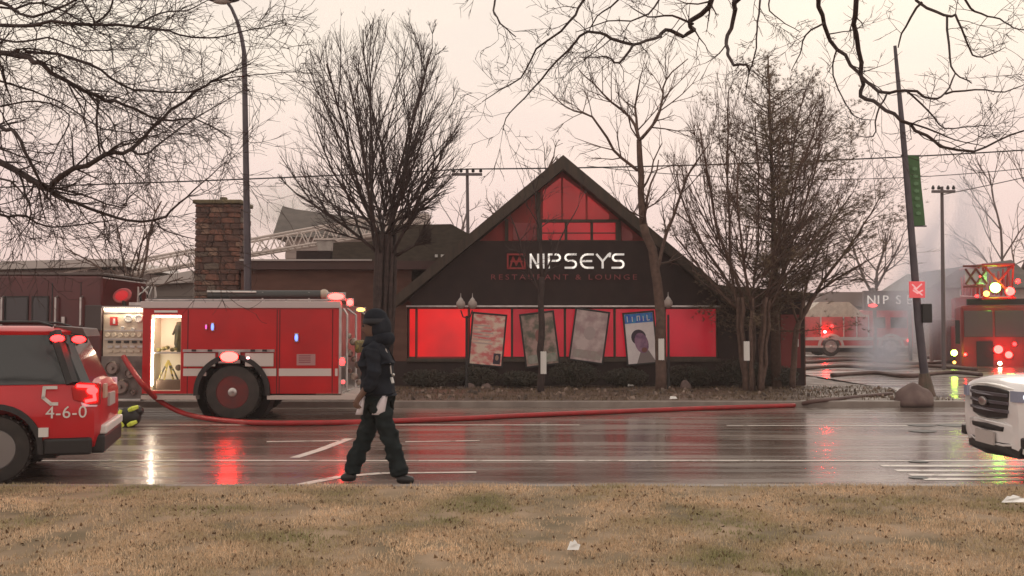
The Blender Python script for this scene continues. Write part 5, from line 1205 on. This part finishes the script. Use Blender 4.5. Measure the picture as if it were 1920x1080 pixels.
def fence():
    Y = 48.; X = lambda px: P(px, 0, Y).x; Z = lambda py: P(0, py, Y).z; z0 = lot_z(20, Y)
    T = thing('board_fence', 'brown board fence between the banner pole and the ladder truck', 'fence', (X(1780), Y, z0), 0, world=True)
    m = mat('fence_brown', (.22, .10, .085), .8, c2=(.28, .15, .12), scale=2, stretch=(3, 1, .4))
    px = 1734
    while px < 1960:
        mb = MB(); mb.box(X(px), X(px + 5.4), Y, Y + .03 + .01 * (int(px) % 2), z0 + .05, Z(600) + .02 * math.sin(px)); mb.build('board', m, T); px += 6
    for px in (1733, 1795, 1855, 1915): mb = MB(); mb.box(X(px) - .06, X(px) + .06, Y - .12, Y - .001, z0, Z(597)); mb.build('post', mat('post_pale', (.32, .2, .17), .8), T)
    mb = MB(); mb.box(X(1734), X(1960), Y - .05, Y - .002, Z(599), Z(597)); mb.build('top_rail', M_pale, T)
fence()
# street lamp on the left
def street_lamp():
    Y = 24.3; b_ = P(466, 760, Y); b_.z = .12; T = thing('street_lamp', 'tall dark street lamp with a curved arm rising behind the fire engine', 'street lamp', b_, 0, world=True)
    m = mat('pole_dark', (.055, .045, .06), .45, c2=(.09, .075, .09), scale=2)
    mb = MB(); mb.tube([b_, P(464, 480, Y), P(458, 100, Y)], [.095, .085, .06], 12); mb.lathe([(.16, 0), (.16, .15), (.11, .3)], 12, 'Z', b_); mb.build('pole', m, T, smooth=True)
    mb = MB(); mb.tube([P(458, 100, Y), P(453, 70, Y), P(445, 40, Y), P(434, 15, Y), P(420, -4, Y), P(400, -12, Y)], [.055, .05, .045, .04, .04, .035], 8); mb.build('arm', m, T, smooth=True)
    h = P(398, -4, Y); mb = MB(); mb.ball(h + Vector((.28, 0, -.02)), 1, 14, 8, (.42, .17, .10)); hd_ = mb.build('lamp_head', m, T, smooth='all')
    mb = MB(); mb.ball(h + Vector((.25, 0, -.07)), 1, 12, 8, (.26, .13, .09)); mb.build('lens', M_pale, hd_, smooth='all')
street_lamp()
def banner_pole():
    Y = 24.6; b_ = P(1738, 752, Y); b_.z = .11; T = thing('banner_pole', 'dark leaning street pole with green banner beside the boulder', 'street pole', b_, 0, world=True)
    m = MATS['pole_dark']
    top = P(1678, 86, Y)
    mb = MB(); mb.tube([b_, P(1722, 600, Y), P(1706, 400, Y), P(1692, 240, Y), top], [.105, .095, .08, .065, .04], 12); mb.build('pole', m, T, smooth=True)
    mb = MB(); mb.tube([b_ + Vector((0, 0, -.05)), P(1733, 700, Y)], [.22, .12], 10); mb.build('pole_base', mat('base_green', (.10, .085, .06), .8, c2=(.16, .10, .08), scale=5), T)
    k = Y / F
    p0, p1 = P(1697, 292, Y), P(1708, 424, Y)
    mb = MB()
    for p in (p0, p1): mb.tube([p - Vector((.1, 0, 0)), p + Vector((.38, 0, 0))], .018, 6)
    mb.build('banner_arm', m, T)
    M_gr = mat('banner_green', (.05, .12, .045), .7, c2=(.07, .16, .06), scale=3)
    mb = MB(); vs = []; n = 8
    for i in range(n + 1):
        t = i / n; q = p0.lerp(p1, t); yy = Y - .03 + .02 * math.sin(t * 5)
        vs += [(q.x + .04, yy, q.z), (q.x + .34, yy + .03, q.z + .02)]
    mb.add(vs, [(2 * i, 2 * i + 1, 2 * i + 3, 2 * i + 2) for i in range(n)]); bn = mb.build('banner', M_gr, T); sm = bn.modifiers.new('s', 'SOLIDIFY'); sm.thickness = .006
    mb = MB()
    for i in range(1, 8):
        q = p0.lerp(p1, .08 + i * .105); mb.box(q.x + .13, q.x + .24, Y - .075, Y - .068, q.z - .045, q.z + .02)
        mb.box(q.x + .16, q.x + .19, Y - .078, Y - .0755, q.z - .06, q.z + .035)
    mb.build('banner_mark', mat('banner_print', (.13, .26, .13), .7), bn)
    q = P(1720, 543, Y - .2); w = .19
    mb = MB(); mb.box(q.x - w, q.x + w, q.y, q.y + .04, q.z - w * 1.05, q.z + w * 1.05); sg = mb.build('sign_plate', mat('sign_pink', (.55, .08, .09), .35, emit=(1, .12, .13), estr=.45), T, bevel=.01)
    mb = MB()
    for st_ in ([(-.12, .12), (-.02, .02), (.1, .13)], [(-.1, -.02), (.0, -.09), (.12, -.02)], [(-.08, .03), (.11, -.13)]): stroke(mb, [(q.x + a, q.z + c) for a, c in st_], .03, q.y - .012, q.y - .001)
    mb.build('sign_mark', mat('sign_white', (.8, .55, .55), .4, emit=(1, .5, .5), estr=.4), sg)
    q = P(1732, 585, Y - .05); mb = MB(); mb.box(q.x - .06, q.x + .17, q.y - .1, q.y + .1, q.z - .26, q.z + .2); mb.build('signal_box', M_black, T, bevel=.02)
banner_pole()
def upole(px, pt, Y, lab, arm):
    b_ = P(px, 700, Y); b_.z = .1; T = thing('utility_pole', lab, 'utility pole', b_, 0, world=True)
    mb = MB(); mb.tube([b_, P(px - 4, pt, Y)], [.085, .06], 10); mb.build('pole', mat('weathered_pole', (.14, .115, .12), .8), T, smooth=True)
    c = P(px - 4, pt + 10, Y); mb = MB(); mb.box(c.x - arm, c.x + arm, Y - .2, Y - .08, c.z - .05, c.z + .05); mb.build('cross_arm', MATS['weathered_pole'], T)
    for dx in (-.9, -.4, .4, .9): mb = MB(); mb.lathe([(.05, 0), (.07, .06), (.03, .16)], 8, 'Z', (c.x + dx * arm, Y - .14, c.z + .08)); mb.build('insulator', M_black, T)
upole(1770, 350, 40, 'utility pole with short cross arm in the smoke right of the banner pole', .45)
upole(880, 318, 40, 'utility pole with wide cross arm left of the gable peak', .6)
def wire(a, b_, sag, r, lab):
    n = 24; pts = []
    for i in range(n + 1): t = i / n; q = a.lerp(b_, t); q.z -= sag * 4 * t * (1 - t); pts.append(q)
    mb = MB(); mb.tube(pts, r, 5); tag(mb.build('utility_wire', M_black, loc=a), lab, 'wire', 'overhead wires')
wire(P(-300, 358, 39.8), P(876, 317, 39.8), .1, .028, 'overhead wire crossing the sky from the left edge to the pole by the gable')
wire(P(876, 317, 39.8), P(2200, 262, 39.8), .25, .028, 'overhead wire running from the pole by the gable to the right edge')
wire(P(1766, 365, 39.8), P(2200, 262, 39.8), .1, .018, 'thin wire leaving the smoky utility pole towards the right edge')
wire(P(1100, 311, 40.5), P(2200, 275, 40.5), .9, .016, 'thin slack wire below the main one right of the gable')

# ---------------------------------------------------------------- hoses, gear, debris
M_hose = mat('red_hose', (.42, .015, .02), .4, c2=(.30, .02, .02), scale=5)
M_hosed = mat('dark_hose', (.09, .05, .045), .6, c2=(.13, .07, .06), scale=4)
def hose(pts, r, m, lab, n=10):
    T = Tree(1); out = []
    P_ = [Vector(p) for p in pts]; k = len(P_)
    for i in range(k - 1):
        p0, p1, p2, p3 = P_[max(0, i - 1)], P_[i], P_[i + 1], P_[min(k - 1, i + 2)]
        for s_ in range(8):
            t = s_ / 8; out.append(.5 * ((2 * p1) + (p2 - p0) * t + (2 * p0 - 5 * p1 + 4 * p2 - p3) * t * t + (3 * p1 - p0 - 3 * p2 + p3) * t ** 3))
    out.append(P_[-1]); mb = MB(); mb.tube(out, r, n); o = mb.build('fire_hose', m, smooth='all', loc=P_[0]); tag(o, lab, 'hose'); return o
hr = .048
def gh(px, py, r=hr, z0=0.): return G(px, py, z0 + r)
hose([P(231, 668, 18.95), P(245, 690, 18.85), P(268, 722, 18.7), G(300, 752, .35), G(345, 775, .12)] + [gh(x, y) for x, y in ((400, 786), (480, 793), (600, 793), (720, 790), (860, 785), (1000, 778), (1150, 772), (1300, 766), (1400, 763), (1490, 760))], hr, M_hose, 'long red charged hose running from the pump panel across the road')
g = gh(1495, 758)
mb = MB(); mb.tube([g + Vector((-.12, 0, 0)), g + Vector((.2, .05, .02))], .07, 10); tag(mb.build('hose_coupling', M_chrome, smooth=True, loc=g), 'shiny coupling joining the red hose to the dark hose', 'coupling')
hose([gh(1500, 758)] + [gh(x, y, hr, .1) for x, y in ((1530, 752), (1580, 747), (1630, 742), (1672, 738))], hr, M_hosed, 'dark hose curving from the coupling to the boulder')
g = gh(1678, 736, .06, .1); mb = MB(); mb.tube([g, g + Vector((.25, 0, 0))], [.07, .04], 8); tag(mb.build('hose_nozzle', M_chrome, smooth=True, loc=g), 'pale metal hose nozzle beside the boulder', 'nozzle')
lotl = [[(1500, 694), (1580, 690), (1660, 694), (1740, 690), (1830, 695)], [(1505, 684), (1600, 680), (1720, 686), (1810, 680)], [(1560, 705), (1640, 701), (1700, 706), (1780, 700), (1840, 704)], [(1740, 676), (1780, 672), (1825, 678)]]
ll = ['dark hose lying across the wet lot before the distant pumper', 'dark hose farthest back beneath the distant pumper', 'dark hose nearest the boulder in the wet lot', 'short dark hose near the board fence']
for pts, lb in zip(lotl, ll): hose([Vector((G(x, y, .2).x, G(x, y, .2).y, lot_z(*G(x, y, .2)[:2]) + .06)) for x, y in pts], .07, M_hosed, lb, 8)
# gear heap by the engine
g = G(243, 800, 0); T = thing('gear_bag', 'black gear heap with fluorescent yellow bands at the foot of the pump panel', 'gear bag', g, 0, world=True)
mb = MB(); mb.ball(g + Vector((0, 0, .17)), 1, 14, 10, (.2, .17, .18)); mb.ball(g + Vector((.12, .02, .27)), 1, 10, 8, (.12, .1, .1)); mb.build('bag', M_black, T, smooth='all')
for a, c in (((-.17, .05), (-.10, .30)), ((.05, .30), (.20, .36)), ((.04, .04), (.18, .10)), ((-.05, .02), (-.16, .16))):
    mb = MB(); mb.tube([g + Vector((a[0], -.17, a[1])), g + Vector(((a[0] + c[0]) / 2, -.2, (a[1] + c[1]) / 2)), g + Vector((c[0], -.15, c[1]))], [.035, .045, .03], 6); mb.build('yellow_band', mat('fluor_yellow', (.72, .80, .10), .5, emit=(.8, .9, .1), estr=.0), T)
# debris on the verge
r = random.Random(12)
mb = MB()
for i in range(260):
    x = r.uniform(-4, 10); y = r.uniform(22.9, 27.8); z = verge_z(x, y); s_ = r.uniform(.02, .07)
    M2 = Matrix.Translation((x, y, z + s_ * .3)) @ Euler((r.random() * 3, r.random() * 3, r.random() * 3)).to_matrix().to_4x4(); mb.box(-s_, s_, -s_ * .6, s_ * .6, -s_ * .3, s_ * .3, M2)
o = mb.build('debris', mat('debris_mixed', (.30, .22, .18), .7, c2=(.08, .06, .05), scale=2, lo=.45, hi=.55)); o['kind'] = 'stuff'; tag(o, 'small charred chips and rubble scattered over the muddy verge', 'debris')
mb = MB()
for i in range(9000):
    x = r.uniform(-12, 10); y = r.uniform(22.8, 28.6); z = verge_z(x, y); h = r.uniform(.03, .09); a = r.random() * 6.28; w = .012
    mb.add([(x - w * math.cos(a), y - w * math.sin(a), z), (x + w * math.cos(a), y + w * math.sin(a), z), (x + r.gauss(0, .03), y + r.gauss(0, .03), z + h)], [(0, 1, 2)])
o = mb.build('verge_grass', mat('verge_grass', (.12, .085, .05), .9, c2=(.17, .12, .075), scale=1)); o['kind'] = 'stuff'; tag(o, 'thin brown grass on the muddy verge before the restaurant', 'grass')
for i, (px, py) in enumerate(((1182, 724), (1262, 748), (1352, 713))):
    g = G(px, py, .17); mb = MB(); mb.add([g + Vector((-.08, 0, 0)), g + Vector((.09, -.03, .01)), g + Vector((.07, .06, .05)), g + Vector((-.05, .05, .06))], [(0, 1, 2, 3)]); o = mb.build('paper_scrap', M_white, loc=g); o.modifiers.new('s', 'SOLIDIFY').thickness = .006
    tag(o, ['white scrap in the flower bed below the portrait poster', 'white scrap on the muddy verge beneath the dim red window', 'white scrap by the bed at the restaurant corner'][i], 'litter')

# ---------------------------------------------------------------- walking person
def skinned(name, nodes, edges, m, parent, root=0, sub=2, fold=0):
    me = bpy.data.meshes.new(name); me.from_pydata([n[0] for n in nodes], edges, []); o = bpy.data.objects.new(name, me); COL.objects.link(o)
    sk = o.modifiers.new('skin', 'SKIN'); sk.use_smooth_shade = True
    for i, n_ in enumerate(nodes):
        rr_ = n_[1]; rr_ = rr_ if isinstance(rr_, tuple) else (rr_, rr_); me.skin_vertices[0].data[i].radius = rr_
    me.skin_vertices[0].data[root].use_root = True
    ss = o.modifiers.new('sub', 'SUBSURF'); ss.levels = sub; ss.render_levels = sub
    bpy.context.view_layer.update()
    m2 = bpy.data.meshes.new_from_object(o.evaluated_get(bpy.context.evaluated_depsgraph_get())); o.modifiers.clear(); o.data = m2; m2.name = name
    m2.materials.clear(); m2.materials.append(m)
    if fold:
        ns_ = [v.normal.copy() for v in m2.vertices]
        for v, q in zip(m2.vertices, ns_): v.co += q * fold * (pnoise((v.co.x * 7, v.co.y * 7, v.co.z * 11 + 3)) + .6 * pnoise((v.co.x * 16, v.co.y * 16, v.co.z * 26)))
    for p in m2.polygons: p.use_smooth = True
    o.parent = parent; return o
def person():
    base = G(707, 906, 0); T = thing('person', 'person in dark coat and dark trousers striding along the near lane', 'person', base)
    skin = mat('skin', (.16, .09, .065), .55)
    cloth = mat('dark_coat', (.016, .019, .027), .85, c2=(.026, .03, .04), scale=7, bump=.006, bscale=12)
    trous = mat('dark_trousers', (.014, .02, .022), .85, c2=(.024, .032, .034), scale=7, bump=.006, bscale=12)
    # x right, y away, z up; walking to the left, seen side-on from behind his left... body lean small
    hip = (.0, 0, .96)
    for m_ in (cloth, trous): m_.node_tree.nodes['Principled BSDF'].inputs['Specular IOR Level'].default_value = .12
    nodes = [(hip, .13), ((-.01, 0, 1.15), .13), ((-.02, 0, 1.36), .14), ((-.03, 0, 1.50), .08), ((-.04, 0, 1.58), .06), ((-.055, 0, 1.70), .105), ((-.05, 0, 1.79), .095),
             ((.02, -.09, .92), .09), ((.15, -.10, .52), .07), ((.27, -.10, .12), .045), ((-.02, .09, .92), .09), ((-.15, .09, .52), .07), ((-.29, .08, .12), .045),
             ((-.03, -.17, 1.44), .07), ((-.01, -.24, 1.18), .05), ((-.14, -.24, .98), .036), ((-.03, .17, 1.44), .07), ((.05, .24, 1.18), .05), ((.02, .24, .95), .036)]
    ed = [(0, 1), (1, 2), (2, 3), (3, 4), (4, 5), (5, 6), (0, 7), (7, 8), (8, 9), (0, 10), (10, 11), (11, 12), (2, 13), (13, 14), (14, 15), (2, 16), (16, 17), (17, 18)]
    nodes += [((-.185, 0, 1.69), .016), ((-.13, 0, 1.63), .035)]; ed += [(5, 19), (5, 20)]
    # hands: palms plus fingers
    def hand(w, base_i, dx, sgn):
        i0 = len(nodes); nodes.append(((w[0] + dx * .05, w[1], w[2] - .06), (.032, .018))); ed.append((base_i, i0))
        for f in range(4):
            a = (f - 1.5) * .018; nodes.append(((w[0] + dx * .06 + a, w[1] - .005, w[2] - .11), .010)); nodes.append(((w[0] + dx * .03 + a, w[1] + .01 * sgn, w[2] - .145 - .008 * (f in (1, 2))), .008)); j = len(nodes); ed.append((i0, j - 2)); ed.append((j - 2, j - 1))
        nodes.append(((w[0] + dx * .05 - .045, w[1], w[2] - .09), .010)); ed.append((i0, len(nodes) - 1))
    hand((-.14, -.24, .98), 15, -1, 1); hand((.02, .24, .95), 18, -.3, -1)
    skinned('body', nodes, ed, skin, T)
    # coat: torso, sleeves, flared hem
    cn = [((.01, 0, .98), (.215, .18)), ((.0, 0, 1.12), (.19, .18)), ((-.01, 0, 1.30), (.205, .185)), ((-.02, 0, 1.43), (.18, .17)), ((-.035, 0, 1.55), (.12, .12)),
          ((-.03, -.16, 1.44), .095), ((.0, -.25, 1.18), .078), ((-.11, -.25, 1.02), .06), ((-.03, .16, 1.44), .095), ((.06, .25, 1.18), .078), ((.03, .245, 1.0), .06)]
    skinned('coat', cn, [(0, 1), (1, 2), (2, 3), (3, 4), (3, 5), (5, 6), (6, 7), (3, 8), (8, 9), (9, 10)], cloth, T, 1, 3, .03)
    tn = [((.0, 0, .93), (.155, .15)), ((.03, -.09, .86), .12), ((.15, -.10, .50), .10), ((.25, -.10, .17), .095), ((.27, -.10, .08), .10), ((-.03, .09, .86), .12), ((-.15, .09, .50), .10), ((-.27, .08, .17), .095), ((-.29, .08, .08), .10)]
    skinned('trousers', tn, [(0, 1), (1, 2), (2, 3), (3, 4), (0, 5), (5, 6), (6, 7), (7, 8)], trous, T, 0, 3, .034)
    for x, y, dz, sg in ((.27, -.10, 0, 1), (-.30, .08, 0, -1)):
        sn = [((x - .06 * 1, y, .07), (.055, .065)), ((x + .05, y, .055), (.055, .055)), ((x + .15, y, .045), (.05, .04))] if sg > 0 else [((x + .07, y, .07), (.055, .065)), ((x - .03, y, .055), (.055, .055)), ((x - .12, y, .045), (.05, .04))]
        skinned('shoe', sn, [(0, 1), (1, 2)], M_black, T)
    # hooded cap, collar, hair
    mb = MB(); mb.ball((-.025, 0, 1.80), 1, 18, 12, (.135, .125, .115)); mb.build('knit_hat', cloth, T, smooth='all')
    mb = MB(); mb.ball((.035, 0, 1.69), 1, 16, 12, (.115, .135, .17)); mb.ball((.06, .0, 1.58), 1, 14, 10, (.13, .16, .10)); mb.build('hood', cloth, T, smooth='all')
    mb = MB(); mb.lathe([(.137, -.025), (.142, 0), (.137, .035)], 18, 'Z', (-.025, 0, 1.765)); mb.build('hat_cuff', mat('cuff', (.03, .032, .04), .9), T, smooth='all')
    mb = MB(); mb.lathe([(.165, -.07), (.135, -.01), (.115, .05)], 18, 'Z', (-.02, 0, 1.555)); mb.build('collar', cloth, T, smooth='all')
    mb = MB()
    for s in (-1, 1): mb.ball((-.158, s * .04, 1.72), .012, 8, 6)
    mb.build('eye', M_black, T); mb = MB(); mb.box(-.165, -.15, -.025, .025, 1.648, 1.655); mb.build('mouth', mat('lip', (.12, .045, .04), .6), T)
    # white hanging tails at the hip
    for (a, c, w_, y) in (((-.125, .965), (-.175, .76), .035, -.20), ((.10, .965), (.03, .76), .06, -.20)):
        mb = MB(); n = 5; vs = []
        for i in range(n + 1):
            t = i / n; x = a[0] + (c[0] - a[0]) * t; z = a[1] + (c[1] - a[1]) * t; ww = w_ * (.6 + .55 * t); yy = y - .015 * math.sin(t * 3) ; vs += [(x - ww, yy + .02, z), (x, yy - .012, z), (x + ww, yy + .02, z)]
        mb.add(vs, [(3 * i + k, 3 * i + k + 1, 3 * i + k + 4, 3 * i + k + 3) for i in range(n) for k in range(2)])
        o = mb.build('white_tail', mat('tail_white', (.72, .66, .70), .6), T, smooth='all'); o.modifiers.new('s', 'SOLIDIFY').thickness = .012
    mb = MB(); mb.ball((.19, -.17, 1.19), .018, 8, 6); mb.tube([(.17, -.16, 1.16), (.19, -.18, 1.1)], .018, 6); mb.build('radio', M_chrome, T)
    mb = MB(); mb.tube([(.10, -.13, 1.47), (.15, -.16, 1.35), (.17, -.17, 1.2)], .008, 5); mb.build('strap', M_pale, T)
person()

# ---------------------------------------------------------------- smoke
def smoke(loc, sc, dens, col, seed, lab, rot=0, ns_=1.6, lo=.42, aniso=.2):
    mb = MB(); mb.ball((0, 0, 0), 1, 16, 10); m = bpy.data.materials.new('smoke'); m.use_nodes = True; t = m.node_tree; n = t.nodes; l = t.links; n.remove(n['Principled BSDF'])
    v = n.new('ShaderNodeVolumePrincipled'); v.inputs['Color'].default_value = (*col, 1); v.inputs['Anisotropy'].default_value = aniso
    l.new(v.outputs[0], n['Material Output'].inputs['Volume'])
    tcn = n.new('ShaderNodeTexCoord'); ln = n.new('ShaderNodeVectorMath'); ln.operation = 'LENGTH'; l.new(tcn.outputs['Object'], ln.inputs[0])
    fo = n.new('ShaderNodeMapRange'); fo.interpolation_type = 'SMOOTHSTEP'; l.new(ln.outputs['Value'], fo.inputs[0]); fo.inputs[1].default_value = 1.; fo.inputs[2].default_value = .15
    mpn = n.new('ShaderNodeMapping'); mpn.inputs['Location'].default_value = (seed, seed * 2, 0); l.new(tcn.outputs['Object'], mpn.inputs[0])
    z = n.new('ShaderNodeTexNoise'); z.inputs['Scale'].default_value = ns_; z.inputs['Detail'].default_value = 4; z.inputs['Distortion'].default_value = .6; l.new(mpn.outputs[0], z.inputs['Vector'])
    r2 = n.new('ShaderNodeMapRange'); r2.inputs[1].default_value = lo; r2.inputs[2].default_value = .7; l.new(z.outputs['Fac'], r2.inputs[0])
    a = n.new('ShaderNodeMath'); a.operation = 'MULTIPLY'; l.new(fo.outputs[0], a.inputs[0]); l.new(r2.outputs[0], a.inputs[1])
    b2 = n.new('ShaderNodeMath'); b2.operation = 'MULTIPLY'; b2.inputs[1].default_value = dens; l.new(a.outputs[0], b2.inputs[0]); l.new(b2.outputs[0], v.inputs['Density'])
    o = mb.build('smoke', m); o.location = loc; o.scale = sc; o.rotation_euler = (0, rot, 0); tag(o, lab, 'smoke', None, 'stuff')
smoke(P(1672, 610, 38), (1.8, 2, 3.2), 1.8, (.76, .80, .90), 3, 'low grey blue smoke drifting over the distant pumper', RAD(14), 1.4, .38)
smoke(P(1775, 500, 46), (2.6, 3, 5.6), 1.05, (.76, .80, .90), 7, 'thin grey smoke column rising by the smoky utility pole', RAD(8), 1.3, .38)
smoke(P(560, 395, 58), (6.5, 4, 2.6), .45, (1, .99, .97), 11, 'white steam billowing behind the aerial ladder', 0, 1.6, .36, 0)
smoke(P(1480, 560, 36), (4.5, 3, 2.4), .12, (.8, .78, .78), 15, 'faint smoke veil right of the restaurant behind the trees', 0, 1.2, .3)
# thin smoky air over the whole scene
hz = MB().box(-130, 130, -6, 120, -1.0, 24); m = bpy.data.materials.new('haze'); m.use_nodes = True; t = m.node_tree; t.nodes.remove(t.nodes['Principled BSDF'])
v = t.nodes.new('ShaderNodeVolumePrincipled'); v.inputs['Color'].default_value = (.92, .86, .86, 1); v.inputs['Density'].default_value = .0011; t.links.new(v.outputs[0], t.nodes['Material Output'].inputs['Volume'])
o = hz.build('haze', m); tag(o, 'pale smoky air over street and restaurant', 'haze', None, 'stuff')
for o in bpy.data.objects:
    if '_world' in o: del o['_world']
